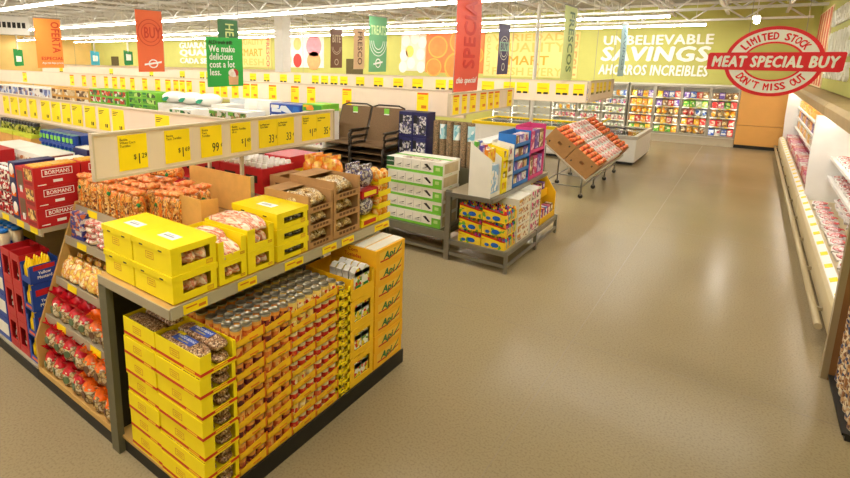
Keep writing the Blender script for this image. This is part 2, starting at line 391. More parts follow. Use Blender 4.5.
for x, lab in ((-44.5, 'dark doorway opening in the far green wall corner'), (-18.2, 'dark square opening in the wall behind the hanging banners')):
    b = MB().box(x - .6, x + .6, YB - .03, YB, 2.0 if x > -40 else 0, 3.05 if x > -40 else 3.1)
    o = struct('window_1' if x > -40 else 'door_1', b, M('opening_dark', (92, 80, 44), .8), lab)

# right-hand wall graphics
p = thing('wall_picture', 'tall wall picture of red and cream bacon strips', 'wall panel', (1.55, 21.6, 3.45))
part(p, 'board', MB().box(-.03, 0, -1.9, 1.95, -1.15, 1.15), M('bacon_cream', (244, 214, 178), .5))
for k in range(5): part(p, 'bacon_strip', MB().prism([(-1.7 + k*.75, -1.1), (-1.3 + k*.75, -1.1), (-1.38 + k*.75, -.3), (-1.22 + k*.75, .4), (-1.36 + k*.75, 1.1), (-1.76 + k*.75, 1.1), (-1.62 + k*.75, .4), (-1.78 + k*.75, -.3)], 'x', -.036, -.03), M('bacon_red', (214, 96, 66), .5, .1))
for t, z, h_ in (('UNBELIEVABLE', 4.15, .42), ('SAVINGS', 3.45, .66), ('AHORROS', 2.8, .4)):
    single('wall_lettering', 'raised white letters %s on the green wall over the meat case' % t, 'lettering', fit(t, 4.6, h_, letw, .04, 0, .03), (1.52, 16.9, z), -PI/2, None, PI/2)

# ------------------------------------------------------------------ glass-door freezers
frm = M('freezer_frame', (176, 170, 154), .35, .04, 8, .5); fin = M('freezer_inner', (226, 222, 210), .5, .02)
led = EM('led_white', (255, 246, 230), 14)
FZ = 22.85; ZS = [.36, .7, 1.03, 1.36, 1.69]
def freezer(x0, x1, lab, grp):
    w_ = x1 - x0; o = thing('glass_door_freezer', lab, 'freezer', (x0, FZ, 0), 0, grp)
    part(o, 'cabinet', MB().box(0, w_, .74, .78, 0, 2.2).box(0, .015, .02, .74, .3, 2.2).box(w_ - .015, w_, .02, .74, .3, 2.2).box(0, w_, .02, .74, 2.1, 2.2).box(0, w_, .02, .74, .28, .34), fin)
    part(o, 'base', MB().box(0, w_, .05, .74, 0, .28), M('freezer_base', (196, 184, 158), .4, .03))
    for z in ZS: 
        s = part(o, 'shelf', MB().box(.02, w_ - .02, .16, .72, z - .02, z), white)
        part(s, 'price_strip', MB().box(.02, w_ - .02, .145, .16, z - .035, z + .005, 0).box(w_*.3, w_*.42, .143, .145, z - .03, z, 1).box(w_*.6, w_*.72, .143, .145, z - .03, z, 1), [white, tagy])
    dr = part(o, 'door', MB().box(0, .05, 0, .03, .32, 2.17).box(w_ - .05, w_, 0, .03, .32, 2.17).box(.05, w_ - .05, 0, .03, .32, .38).box(.05, w_ - .05, 0, .03, 2.1, 2.17), frm)
    part(dr, 'pane', MB().box(.05, w_ - .05, .012, .018, .38, 2.1), glass)
    part(dr, 'handle', MB().tube([(w_ - .025, -.04, .9), (w_ - .025, -.04, 1.6)], .012, 6).box(w_ - .035, w_ - .015, -.04, 0, .95, .98).box(w_ - .035, w_ - .015, -.04, 0, 1.52, 1.55), steel)
    part(o, 'light_strip', MB().box(.02, .04, .05, .07, .4, 2.05).box(w_ - .04, w_ - .02, .05, .07, .4, 2.05), led)
PK = {'orange': ((242, 150, 40), (250, 200, 60)), 'yellow': ((250, 206, 60), (240, 150, 40)), 'red': ((206, 46, 48), (240, 190, 170)), 'purple': ((108, 78, 170), (220, 200, 230)), 'green': ((96, 176, 60), (220, 220, 120)),
      'blue': ((76, 110, 196), (230, 236, 244)), 'brown': ((136, 96, 60), (220, 190, 130)), 'white': ((236, 230, 224), (200, 90, 120)), 'pale green': ((196, 214, 170), (250, 250, 240)), 'magenta': ((204, 60, 120), (240, 200, 210)), 'pale blue': ((150, 190, 226), (250, 250, 250))}
_PKM = {}
def pkmesh(c, w_, d_, h_, kind='box'):
    key = (c, round(w_, 3), round(d_, 3), round(h_, 3), kind)
    if key in _PKM: return _PKM[key]
    a, b_ = PK[c]; m1 = M('pack_' + c, a, .35, .08, 10); m2 = PR('packprint_' + c, [a, b_, a, (250, 240, 220), b_], 16, .35)
    B = MB()
    if kind == 'box':
        B.box(-w_/2, w_/2, 0, d_, 0, h_, 0).box(-w_*.42, w_*.42, -.003, 0, h_*.14, h_*.86, 1).box(-w_*.4, w_*.4, d_*.1, d_*.9, h_, h_ + .002, 1)
    elif kind == 'bag':
        B.blob(0, d_/2, h_*.48, w_*.56, d_*.55, h_*.5, 1, 10, 6, .1, 3).box(-w_*.42, w_*.42, d_*.45, d_*.55, h_*.86, h_, 0)
    else:
        B.lathe([(w_*.42, 0), (w_*.46, h_*.05), (w_*.46, h_*.75), (w_*.4, h_*.8), (w_*.42, h_*.82), (w_*.42, h_)], 10, [1, 1, 0, 0, 2], 0, d_/2); B.disc(0, d_/2, h_, w_*.42, 10, 2)
    _PKM[key] = B.mesh('package', [m1, m2, white]); return _PKM[key]
def fill(x0, x1, y, z, cols, n, h_, kind, where, nm='frozen_food_box', d_=.3, cat='package'):
    w_ = (x1 - x0) / n
    for i in range(n):
        c = cols[i % len(cols)]
        k = {'box': 'box', 'bag': 'bag', 'tub': 'tub'}[kind]
        lab = '%s %s %s' % (c, {'box': 'printed frozen food box', 'bag': 'plump frozen food bag', 'tub': 'small lidded tub'}[k], where)
        single({'box': nm, 'bag': 'frozen_food_bag', 'tub': 'food_tub'}[k], lab, cat, pkmesh(c, w_*.92, d_, h_ * (1 if i % 2 else .93), k), (x0 + w_*(i + .5), y, z), 0, lab)
edges = [-3.84, -2.96, -2.07, -1.17, -.3]
STK = [[(['green', 'yellow'], 'box'), (['orange', 'red'], 'box'), (['yellow', 'orange'], 'bag'), (['orange', 'yellow'], 'box'), (['yellow', 'purple'], 'box')],
       [(['green', 'yellow', 'green', 'orange'], 'box'), (['brown', 'yellow', 'red'], 'box'), (['yellow', 'orange', 'brown'], 'bag'), (['purple', 'brown', 'red'], 'box'), (['yellow', 'purple', 'blue', 'red'], 'box')],
       [(['brown', 'orange', 'yellow'], 'bag'), (['orange', 'red'], 'box'), (['red', 'red', 'blue', 'blue'], 'bag'), (['green', 'green', 'pale green'], 'box'), (['purple', 'blue', 'red', 'brown'], 'box')],
       [(['blue', 'white', 'blue', 'red'], 'box'), (['red', 'red', 'brown'], 'box'), (['orange', 'brown', 'orange'], 'bag'), (['red', 'magenta', 'green'], 'box'), (['brown', 'purple', 'brown'], 'box')]]
nth = ['fourth', 'third', 'second', 'first']
for i in range(4):
    freezer(edges[i], edges[i+1], 'upright glass-door freezer, %s door out from the orange panel' % nth[i], None)
    for k, (cs, kd) in enumerate(STK[i]):
        fill(edges[i] + .06, edges[i+1] - .06, FZ + .22, ZS[k], cs, 4, .24 if kd == 'box' else .26, kd, 'in the %s freezer out from the orange panel' % nth[i])
edges = [-9.5, -8.6, -7.74, -6.82, -5.78, -4.82, -3.9]
for i in range(6):
    freezer(edges[i], edges[i+1], 'upright glass-door cooler, %s out from the freezer of yellow packs' % ('sixth', 'fifth', 'fourth', 'third', 'second', 'first')[i], None)
    for k in range(5):
        cs = [['pale green', 'white'], ['white', 'red', 'white'], ['pale green', 'white', 'pale green'], ['white', 'blue', 'magenta'], ['pale blue', 'blue', 'pale blue', 'orange']][k] if i > 3 else [['blue', 'white'], ['red', 'magenta'], ['pale blue', 'orange'], ['yellow', 'green'], ['yellow', 'purple']][k]
        if i > 2 or k > 2: fill(edges[i] + .06, edges[i+1] - .06, FZ + .22, ZS[k], cs, 6, .2, 'tub' if k < 4 else 'box', 'in the coolers beyond the price rails')

# orange end panel
o = thing('storage_panel', 'flat orange wooden double panel standing beside the freezer doors', 'panel', (.35, FZ, 0))
part(o, 'upper_board', MB().box(-.64, .68, 0, .5, .83, 2.12), M('panel_orange', (226, 168, 88), .5, .04, 2)); part(o, 'lower_board', MB().box(-.64, .68, 0, .5, .12, .815), MATS['panel_orange'])
part(o, 'kick', MB().box(-.64, .68, .03, .5, 0, .12), black); part(o, 'post', MB().box(.69, .74, -.02, .05, 0, 2.15), steel)

# ------------------------------------------------------------------ meat cases along the right wall
casef = M('case_front', (222, 206, 164), .4, .03); casew = M('case_white', (244, 242, 236), .45, .02); canopy = M('case_canopy', (190, 164, 118), .5, .05, 3)
def case(y0, y1, lab, shelves):
    o = thing('meat_case', lab, 'refrigerated case', (0, y0, 0)); L = y1 - y0
    part(o, 'base', MB().box(1.0, 2.0, 0, L, 0, .12), black)
    part(o, 'front_panel', MB().prism([(.95, .12), (.93, .46), (.95, .51), (1.04, .55), (1.06, .54), (1.06, .46), (2.0, .46), (2.0, .12)], 'y', 0, L), casef)
    st = part(o, 'price_strip', MB().prism([(.952, .515), (.956, .524), (1.038, .561), (1.04, .552)], 'y', 0, L), casew)
    k = .2
    while k < L - .2:
        part(st, 'price_tag', MB().prism([(.962, .5272), (1.03, .5578), (1.0295, .5605), (.9615, .53)], 'y', k, k + .14), tagy); k += .52
    part(o, 'back_panel', MB().box(1.9, 2.0, 0, L, .46, 2.1), casew)
    part(o, 'canopy', MB().prism([(1.1, 2.03), (2.0, 2.03), (2.0, 2.27), (1.14, 2.27), (1.08, 2.2)], 'y', 0, L), canopy)
    part(o, 'canopy_light', MB().box(1.16, 1.24, .05, L - .05, 2.0, 2.03), EM('case_led', (255, 248, 236), 9))
    for z in shelves:
        s = part(o, 'shelf', MB().box(1.3, 1.9, .05, L - .05, z - .03, z), casew)
        part(s, 'shelf_tag_strip', MB().box(1.285, 1.3, .05, L - .05, z - .045, z + .005), casew)
    for yy in (0, L - .05): part(o, 'end_wall', MB().prism([(1.03, .46), (1.9, .46), (1.9, 2.03), (1.0, 2.03), (1.0, 1.2)], 'y', yy, yy + .05), casew)
case(12.62, 22.6, 'long open cooler case with shelves of packs reaching the orange panel', (.95, 1.28, 1.6))
case(6.3, 12.58, 'open white meat case with canopy nearest the round snack packs', (.95, 1.3))
b = MB().tube([(.86, 6.95, .21), (.86, 22.5, .21)], .036, 10)
for y in [7.5 + 1.5*i for i in range(11)]: b.box(.86, .94, y - .02, y + .02, .19, .23)
tag(struct('bumper_rail', b, M('bumper_tan', (176, 160, 124), .4, .04, 4, .2)), 'long tan tubular bumper rail along the foot of the meat cases', 'rail'); del bpy.data.objects['bumper_rail']['kind']
o = thing('end_panel', 'tall brown end panel with metal edge strip closing the meat case', 'panel', (0, 6.2, 0))
part(o, 'board', MB().box(.9, 2.0, 0, .06, 0, 2.2), M('panel_brown', (140, 96, 52), .5)); part(o, 'edge_strip', MB().box(.85, .9, -.01, .07, 0, 2.2), M('edge_metal', (166, 150, 116), .35, .04, 5, .5))
meat = PR('meat_print', [(236, 150, 146), (250, 236, 230), (206, 80, 84), (252, 246, 242), (190, 60, 66), (244, 200, 190)], 11, .2, (1, 1, 1), True, .6)
meatd = M('meat_tray', (250, 244, 240), .4); redl = M('label_red', (214, 40, 44), .4)
def meatpack(k):
    return MB().prism([(-.1, 0), (.1, 0), (.12, .035), (-.12, .035)], 'y', -.085, .085, 0).blob(0, 0, .04, .105, .075, .03, 1, 10, 6, .1, k).box(-.11, -.05, -.08, -.03, .066, .07, 2).mesh('meat_pack', [meatd, meat, redl])
mp = [meatpack(k) for k in range(3)]
n = 0
y = 6.55
while y < 12.3:
    for x in (1.22, 1.53, 1.78):
        for lv in range(2 if (n*7) % 5 else 1):
            co = single('meat_pack', 'red meat pack in a white tray in the well of the white case', 'meat pack', mp[n % 3], (x, y, .462 + lv*.085), PI/2 + random.uniform(-.2, .2), 'meat packs in the case well'); co.scale = (1.35, 1.25, 1.15); n += 1
    y += .37
for z in (.95, 1.3):
    y = 6.6
    while y < 12.3:
        for x in (1.42, 1.68): single('meat_pack', 'red meat pack on a white shelf of the meat case', 'meat pack', mp[n % 3], (x, y, z + .002), PI/2, 'meat packs on the case shelves'); n += 1
        y += .31
for z, cs in ((.462, ['red', 'white', 'magenta']), (.95, ['white', 'yellow']), (1.28, ['purple', 'orange', 'brown']), (1.6, ['orange', 'yellow', 'orange'])):
    y = 12.8; i = 0
    while y < 22.3:
        c = cs[(i // 2) % len(cs)]; lab = '%s packet standing in the long cooler case by the orange panel' % c
        single('chilled_packet', lab, 'packet', pkmesh(c, .3, .26, .2), (1.33 if z > .5 else 1.12, y + .16, z + .002), -PI/2, lab)
        if z < .5: single('chilled_packet', lab, 'packet', pkmesh(c, .3, .26, .2), (1.44, y + .16, z + .002), -PI/2, lab)
        y += .33; i += 1

# round snack packs at the foot of the end panel
tubp = PR('snack_tub_print', [(124, 84, 48), (222, 204, 170), (150, 100, 56), (50, 60, 96), (200, 160, 110)], 34, .35)
tub = MB().lathe([(.062, 0), (.066, .01), (.066, .1), (.058, .112), (.058, .125)], 14, [1, 0, 0, 1]).disc(0, 0, .125, .058, 14, 1).mesh('snack_tub', [tubp, M('tub_lid', (220, 206, 176), .35)])
for ix in range(3):
    for iy in range(7):
        for iz in range(6): single('snack_tub', 'round brown printed snack tub in the stack beside the end panel', 'tub', tub, (1.0 + ix*.135, 5.3 + iy*.135, .06 + iz*.126), random.uniform(0, 6), 'round snack tubs beside the end panel')
tag(struct('low_pallet', MB().box(.9, 1.42, 5.2, 6.19, .04, .06).box(.92, 1.4, 5.2, 5.28, 0, .04).box(.92, 1.4, 6.08, 6.16, 0, .04), black), 'low wooden pallet under the round snack tubs', 'pallet'); del bpy.data.objects['low_pallet']['kind']

# ------------------------------------------------------------------ price rails
card_far = {}
def card_mesh(w_, h_, style):
    key = (round(w_, 2), round(h_, 2), style)
    if key not in card_far:
        b = MB().box(-w_/2, w_/2, -.004, 0, 0, h_, 0)
        if style == 'ink':
            for k in range(3): b.box(-w_*.42, w_*(.05 - .1*k), -.005, -.004, h_*(.86 - .07*k), h_*(.89 - .07*k), 1)
            b.box(w_*.1, w_*.17, -.005, -.004, h_*.14, h_*.3, 1).box(w_*.23, w_*.32, -.005, -.004, h_*.14, h_*.3, 1)
        elif style == 'orange':
            b.box(-w_*.45, w_*.45, -.005, -.004, h_*.9, h_*.99, 2)
            for k in range(2): b.box(-w_*.4, w_*.1, -.005, -.004, h_*(.75 - .09*k), h_*(.79 - .09*k), 3)
            b.box(-w_*.1, w_*.35, -.005, -.004, h_*.2, h_*.36, 3)
        else:
            b.box(-w_*.46, w_*-.1, -.005, -.004, -h_*.02, h_*.16, 1); b.box(w_*.05, w_*.42, -.005, -.004, -h_*.02, h_*.16, 1)
            b.box(-w_*.4, w_*.3, -.005, -.004, h_*.5, h_*.55, 3)
        card_far[key] = b.mesh('price_card', [tagy, dark, M('card_red', (230, 90, 20), .5), tago])
    return card_far[key]
def rail(lab, p0, p1, axis, z0, z1, face, style=None, cards=(), ch=None, zc=None, posts=()):
    """axis x: runs along X, faces -Y; axis y: runs along Y, faces +X"""
    L = p1 - p0
    o = thing('price_rail', lab, 'price rail', (p0, face, 0) if axis == 'x' else (face, p0, 0), 0 if axis == 'x' else PI/2)
    part(o, 'panel', MB().box(0, L, 0, .03, z0, z1), beige)
    part(o, 'trim', MB().box(0, L, -.012, .036, z1, z1 + .018).box(0, L, -.012, .036, z0 - .018, z0).box(-.012, 0, -.012, .036, z0 - .018, z1 + .018).box(L, L + .012, -.012, .036, z0 - .018, z1 + .018), beige2)
    for q in posts: part(o, 'post' if q[1] < z0 else 'hanging_wire', MB().box(q[0] - p0 - .015, q[0] - p0 + .015, .036, .06, q[1], z1 - .02) if q[1] < z0 else MB().box(q[0] - p0 - .004, q[0] - p0 + .004, .004, .012, z1, ZC), beige2 if q[1] < z0 else steel)
    for (a, b) in cards:
        part(o, 'price_card', card_mesh(b - a, ch, style), None, ((a + b)/2 - p0, 0, zc))
    return o
r1 = rail('beige price rail with large yellow price cards above the yellow bun cartons', 1.667, 4.19, 'y', 2.09, 2.385, -3.5, posts=((2.98, 1.4),))
NEAR = [(1.835, 2.054, 'Benita\nWhite Corn\nTortillas', '$1.29'), (2.2, 2.42, 'Benita\nTaco Tortillas', '$1.69'), (2.523, 2.732, 'Benita\nTaco\nTortillas', '99¢'), (2.827, 3.05, 'Benita\nBurrito Tortillas\n10 ct', '$1.49'),
        (3.144, 3.37, 'La Mexicana\nTaco Salsa', '33¢'), (3.372, 3.596, 'La Mexicana\nTaco Salsa', '33¢'), (3.71, 3.925, 'Burman\'s\nMustard\n14 oz', '$1.39'), (3.927, 4.14, 'La Mexicana\nSauce', '35¢')]
for a, b_, t1, t2 in NEAR:
    c = part(r1, 'price_card', MB().box(-(b_-a)/2, (b_-a)/2, -.004, 0, 0, .255), tagy, ((a + b_)/2 - 1.667, 0, 2.115))
    part(c, 'lettering', TX(t1, .026, M('thin_ink', (120, 96, 20), .6), .0, 0, .9, .0008, 'LEFT', .9), None, (-(b_-a)*.44, -.005, .2), MY)
    dol, cents = (t2[1:].split('.') if '$' in t2 else (t2[:-1], ''))
    px_ = (b_-a)*(.2 if '$' in t2 else .18)
    part(c, 'price_lettering', TX(dol, .108, dark, .004, 0, .66, .0008), None, (px_, -.005, .07), MY)
    if '$' in t2: part(c, 'price_lettering', TX('$', .052, dark, .0, 0, .8, .0008), None, (px_ - .032, -.005, .09), MY); part(c, 'price_lettering', TX(cents, .052, dark, .0, 0, .8, .0008), None, (px_ + .04, -.005, .092), MY)
    else: part(c, 'price_lettering', TX('¢', .045, dark, .0, 0, .8, .0008), None, (px_ + .06, -.005, .09), MY)
XS2 = [(-8.53, -8.33), (-8.27, -8.02), (-7.97, -7.73), (-7.64, -7.42), (-7.28, -7.03), (-6.98, -6.74), (-6.69, -6.47), (-6.43, -6.18), (-6.12, -5.87), (-5.8, -5.56), (-5.5, -5.26), (-4.67, -4.43)]
rail('long beige price rail with yellow cards above the red and navy cartons', -9.6, -3.6, 'x', 2.09, 2.385, 2.85, 'ink', XS2, .25, 2.118, ((-9.2, 1.5), (-6.2, 1.5), (-3.9, 1.5)))
X3 = [(-20.68, -20.34), (-17.09, -16.82), (-16.31, -16.05), (-15.68, -15.44), (-14.97, -14.75), (-14.52, -14.25), (-14.09, -13.82), (-13.56, -13.34), (-12.96, -12.72), (-12.35, -12.12), (-11.89, -11.66), (-11.54, -11.32), (-11.28, -11.06), (-11.0, -10.78), (-10.48, -10.26),
      (-9.95, -9.73), (-9.7, -9.46), (-9.31, -9.08), (-8.93, -8.7), (-8.67, -8.45), (-8.11, -7.88), (-7.46, -7.24), (-7.02, -6.8), (-6.12, -5.9), (-4.5, -4.28)]
rail('long beige price rail with orange-printed cards above the garden chairs', -24, -3.62, 'x', 2.04, 2.44, 7.6, 'orange', X3, .33, 2.07, ((-20, 1.5), (-14, 1.5), (-8, 1.5), (-4.2, 1.5)))
rail('short beige price rail with orange-printed cards above the rolled mats', 6.86, 9.36, 'y', 2.13, 2.44, -3.5, 'orange', [(6.95, 7.15), (7.25, 7.42), (7.53, 7.75), (7.91, 8.15), (8.23, 8.44), (8.49, 8.71), (9.08, 9.3)], .29, 2.135, ((6.95, 9), (9.2, 9)))
X4 = [(-29.9, -29.5), (-24.64, -24.3), (-21.2, -20.9), (-18.95, -18.6), (-17.6, -17.3), (-17.2, -16.9), (-16.8, -16.5), (-16.4, -16.1), (-14.64, -14.3), (-13.9, -13.6), (-13.09, -12.75), (-12.42, -12.1), (-11.6, -11.3), (-11.2, -10.9), (-10.8, -10.5), (-10.4, -10.1), (-9.77, -9.45), (-9.1, -8.75), (-8.4, -8.05), (-7.75, -7.4), (-7.0, -6.68), (-6.6, -6.3), (-6.15, -5.85), (-5.64, -5.3), (-5.05, -4.75), (-4.71, -4.4), (-4.2, -3.9), (-3.75, -3.45), (-3.35, -3.1)]
rail('long beige price rail with yellow cards below the egg and citrus pictures', -32, -3.05, 'x', 2.02, 2.5, 12.8, 'black', X4, .26, 2.18, ((-28, 9), (-20, 9), (-12, 9), (-4.2, 9)))
rail('short beige price rail with yellow cards beside the tilted produce rack', 12.9, 15.4, 'y', 2.04, 2.5, -3.0, 'black', [(13.0, 13.25), (13.5, 13.75), (13.85, 14.1), (14.25, 14.5), (14.8, 15.05)], .26, 2.2, ((13.2, 9), (15.2, 9)))
rail('distant beige price rail with yellow cards near the far green wall', -44, -18, 'x', 2.0, 2.45, 17.8, 'black', [(-43.5 + .95*i, -43.1 + .95*i) for i in range(26)], .28, 2.1, ((-43, 9), (-36, 9), (-28, 9), (-19, 9)))

# ------------------------------------------------------------------ end-of-aisle display, first run
e = thing('display_shelf', 'olive metal end display with yellow cartons above and cans below', 'shelf unit', (0, 0, 0))
part(e, 'kick_plate', MB().box(-3.45, -2.42, 1.68, 3.95, 0, .12).box(-2.43, -2.415, 1.665, 3.97, .0, .138), black)
part(e, 'base_deck', MB().box(-3.5, -2.43, 1.665, 3.97, .12, .14), wood)
for y in (1.63, 3.9): part(e, 'post', MB().box(-3.53, -3.43, y, y + .05, 0, 1.34), olive)
part(e, 'back_board', MB().box(-3.53, -3.5, 1.68, 3.9, .14, 1.34), darkin)
sh = part(e, 'upper_shelf', MB().box(-3.53, -2.66, 1.64, 4.02, 1.34, 1.4), wood)
part(sh, 'shelf_edge', MB().prism([(-2.66, 1.335), (-2.64, 1.335), (-2.65, 1.41), (-2.66, 1.41)], 'y', 1.64, 4.02).box(-3.53, -2.66, 1.63, 1.64, 1.335, 1.4), shelfm)
for y in (1.8, 3.86): part(e, 'shelf_bracket', MB().prism([(-3.5, 1.34), (-2.8, 1.34), (-2.8, 1.31), (-3.5, 1.2)], 'y', y, y + .02), olive)
for a, b_ in ((1.72, 1.9), (2.15, 2.32), (2.6, 2.8), (3.03, 3.21), (3.28, 3.45), (3.77, 4.0)):
    c = part(sh, 'price_tag', MB().box(-.001, .002, 0, b_ - a, 0, .062, 0).box(.002, .0026, .02, (b_-a)*.55, .035, .045, 1).box(.002, .0026, (b_-a)*.62, (b_-a)*.92, .015, .035, 1), [tagy, tago], (-2.641, a, 1.34))
ZU = 1.41; FX = -2.68

def openbox(w_, d_, h_, t, win, m, mi=None, cut=None, mats=None):
    """carton with local x in [-w,0] (front at x=0), y in [0,d], open top; win=(y0,y1,z0,z1) opening in the front face; cut=z of lowered top"""
    b = MB(); y0, y1, z0, z1 = win
    b.box(-w_, 0, 0, d_, 0, t, 0)
    b.box(-w_, -w_ + t, 0, d_, t, h_, 0); b.box(-w_ + t, 0, 0, t, t, h_, 0); b.box(-w_ + t, 0, d_ - t, d_, t, h_, 0)
    b.box(-t, 0, t, y0, t, h_, 0); b.box(-t, 0, y1, d_ - t, t, h_, 0); b.box(-t, 0, y0, y1, t, z0, 0)
    if z1 < h_: b.box(-t, 0, y0, y1, z1, h_, 0)
    return b
logo_or = M('logo_faint', (216, 160, 20), .5)
wht = M('sticker_white', (250, 250, 244), .5)
def ringmark(cy, cz, w_, h_, axis, at, m):
    """thin printed oblong outline on a face"""
    b = MB(); t = .006
    R = [(-w_/2, w_/2, -h_/2, -h_/2 + t), (-w_/2, w_/2, h_/2 - t, h_/2), (-w_/2, -w_/2 + t, -h_/2, h_/2), (w_/2 - t, w_/2, -h_/2, h_/2), (-w_*.34, w_*.34, h_*.08, h_*.22), (-w_*.3, w_*.3, -h_*.22, -h_*.08)]
    for a, c, z0, z1 in R:
        if axis == 'x': b.box(at, at + .0008, cy + a, cy + c, cz + z0, cz + z1, m)
        else: b.box(cy + a, cy + c, at - .0008, at, cz + z0, cz + z1, m)
    return b
def bag_of_buns(l, w_, h_, n, mat, seed):
    b = MB(); rn = random.Random(seed)
    for k in range(n):
        y = w_*(-.5 + (k + .5)/n)
        b.blob(0, y, h_*.5, l*.5, w_/n*.62, h_*(.5 + rn.uniform(-.08, .08)), 0, 12, 7, .07, seed + k)
    return b.mesh('bun_bag', [mat])
# -- lidded bun cartons (two deep, two high)
def lidded(w_, d_, h_, winz):
    B = openbox(w_, d_, h_, .005, (d_*.22, d_*.86, winz[0], winz[1]), 0)
    m1 = MB(); m1.v, m1.f, m1.m, m1.sm = B.v, B.f, B.m, B.sm
    for q in (ringmark(-w_*.55, h_*.5, .09, .05, 'y', 0, 1), ringmark(d_*.84, h_*.14, .05, .03, 'x', 0, 1)):
        k = len(m1.v); m1.v += q.v; m1.f += [tuple(i + k for i in f) for f in q.f]; m1.m += q.m; m1.sm += q.sm
    body = m1.mesh('body', [yellow, logo_or])
    lid = MB().box(-w_ - .006, .006, -.006, d_ + .006, h_ - .002, h_ + .006).box(-w_ - .006, -w_, -.006, d_ + .006, h_ - .035, h_ - .002).box(0, .006, -.006, d_ + .006, h_ - .035, h_ - .002).box(-w_, 0, -.006, 0, h_ - .035, h_ - .002).box(-w_, 0, d_, d_ + .006, h_ - .035, h_ - .002)
    for q in (.25, .75): lid.box(-w_*q - .02, -w_*q + .02, -.0068, -.006, h_ - .035, h_ - .026, 1)
    lidm = lid.mesh('lid', [yellow, dark])
    st = MB().box(-.085, .085, -.04, .04, 0, .001, 0).box(-.06, .05, -.012, .004, .001, .0014, 1).box(-.05, .03, .012, .02, .001, .0014, 1).mesh('sticker', [wht, M('sticker_ink', (170, 170, 170), .6)])
    return ('bun_carton', None, (0, 0, 0), (0, 0, 0), [('body', body, (0, 0, 0), (0, 0, 0), []), ('lid', lidm, (0, 0, 0), (0, 0, 0), [('sticker', st, (-w_*.5, d_*.42, h_ + .006), (0, 0, 0), [])])])
LB = lidded(.43, .33, .175, (.05, .135)); LB2 = lidded(.37, .33, .175, (.05, .135))
bun1 = bag_of_buns(.3, .27, .12, 3, bread, 11); bunl = bag_of_buns(.38, .2, .1, 3, bread, 23); bund = bag_of_buns(.3, .27, .09, 3, bread3, 31)
for lv in (0, 1):
    s_ = ('upper', 'lower')[1 - lv]
    inst(LB, 'lidded yellow bun carton with window at the shelf corner, %s of its stack' % s_, 'carton', (FX, 1.68, ZU + lv*.183), 0)
    inst(LB2, 'lidded yellow carton against the jar shelf side, %s of its stack' % s_, 'carton', (FX - .445, 1.68, ZU + lv*.183), 0)
    single('bun_bag', 'bag of red striped buns inside the %s lidded corner carton' % s_, 'bread', bun1, (FX - .16, 1.845, ZU + lv*.183 + .008))
# -- open bun cartons
def opencarton(w_, d_, h_, win, name, mats, marks=()):
    B = openbox(w_, d_, h_, .006, win, 0)
    for q in marks:
        k = len(B.v); B.v += q.v; B.f += [tuple(i + k for i in f) for f in q.f]; B.m += q.m; B.sm += q.sm
    return B.mesh(name, mats)
OA = opencarton(.48, .235, .15, (.045, .19, .05, .16), 'open_carton', [yellow, logo_or], [ringmark(.2, .03, .04, .02, 'x', 0, 1)])
OAc = opencarton(.48, .235, .15, (.045, .19, .03, .12), 'open_carton', [yellow, logo_or], [ringmark(.2, .02, .04, .02, 'x', 0, 1)])
OB = opencarton(.48, .25, .16, (.07, .2, .05, .17), 'open_carton', [yellow, logo_or], [ringmark(.21, .03, .04, .02, 'x', 0, 1)])
OBc = opencarton(.48, .25, .16, (.07, .2, .035, .12), 'open_carton', [yellow, logo_or], [ringmark(.21, .02, .04, .02, 'x', 0, 1)])
single('bread_carton', 'lower yellow carton with round window between lidded and open stacks', 'carton', OAc, (FX, 2.03, ZU)); single('bread_carton', 'open yellow carton of long buns next to the lidded corner stack', 'carton', OA, (FX, 2.03, ZU + .152))
single('bread_carton', 'lower yellow carton with square window beside the three lidded trays', 'carton', OBc, (FX, 2.28, ZU)); single('bread_carton', 'open yellow carton heaped with wrapped hot dog buns', 'carton', OB, (FX, 2.28, ZU + .162))
for k, (x, y, z, ry, lab) in enumerate(((-.2, 2.147, .008, 0, 'bag of long buns inside the lower round-window carton'), (-.19, 2.147, .16, .12, 'bag of long buns in the open carton beside the corner stack'), (-.33, 2.147, .2, -.1, 'bag of long buns resting at the back of the open carton'),
        (-.2, 2.405, .008, 0, 'bag of buns inside the lower square-window carton'), (-.2, 2.405, .17, 0, 'wrapped hot dog buns lying low in the heaped carton'), (-.2, 2.405, .265, .05, 'wrapped hot dog buns on top at the front of the heaped carton'), (-.34, 2.405, .255, -.08, 'wrapped hot dog buns on top at the rear of the heaped carton'))):
    single('bun_bag', lab, 'bread', bunl, (FX + x, y, ZU + z), 0, None, 0, ry)
# -- three lidded trays
L3 = lidded(.5, .33, .118, (.035, .085))
for lv in range(3):
    nm = ('bottom', 'middle', 'top')[lv]
    inst(L3, '%s of three lidded yellow trays holding dark-wrapped buns' % nm, 'carton', (FX, 2.565, ZU + lv*.126), 0)
    single('bun_bag', 'dark blue wrapped bun bag in the %s lidded yellow tray' % nm, 'bread', bund, (FX - .16, 2.73, ZU + lv*.126 + .006))
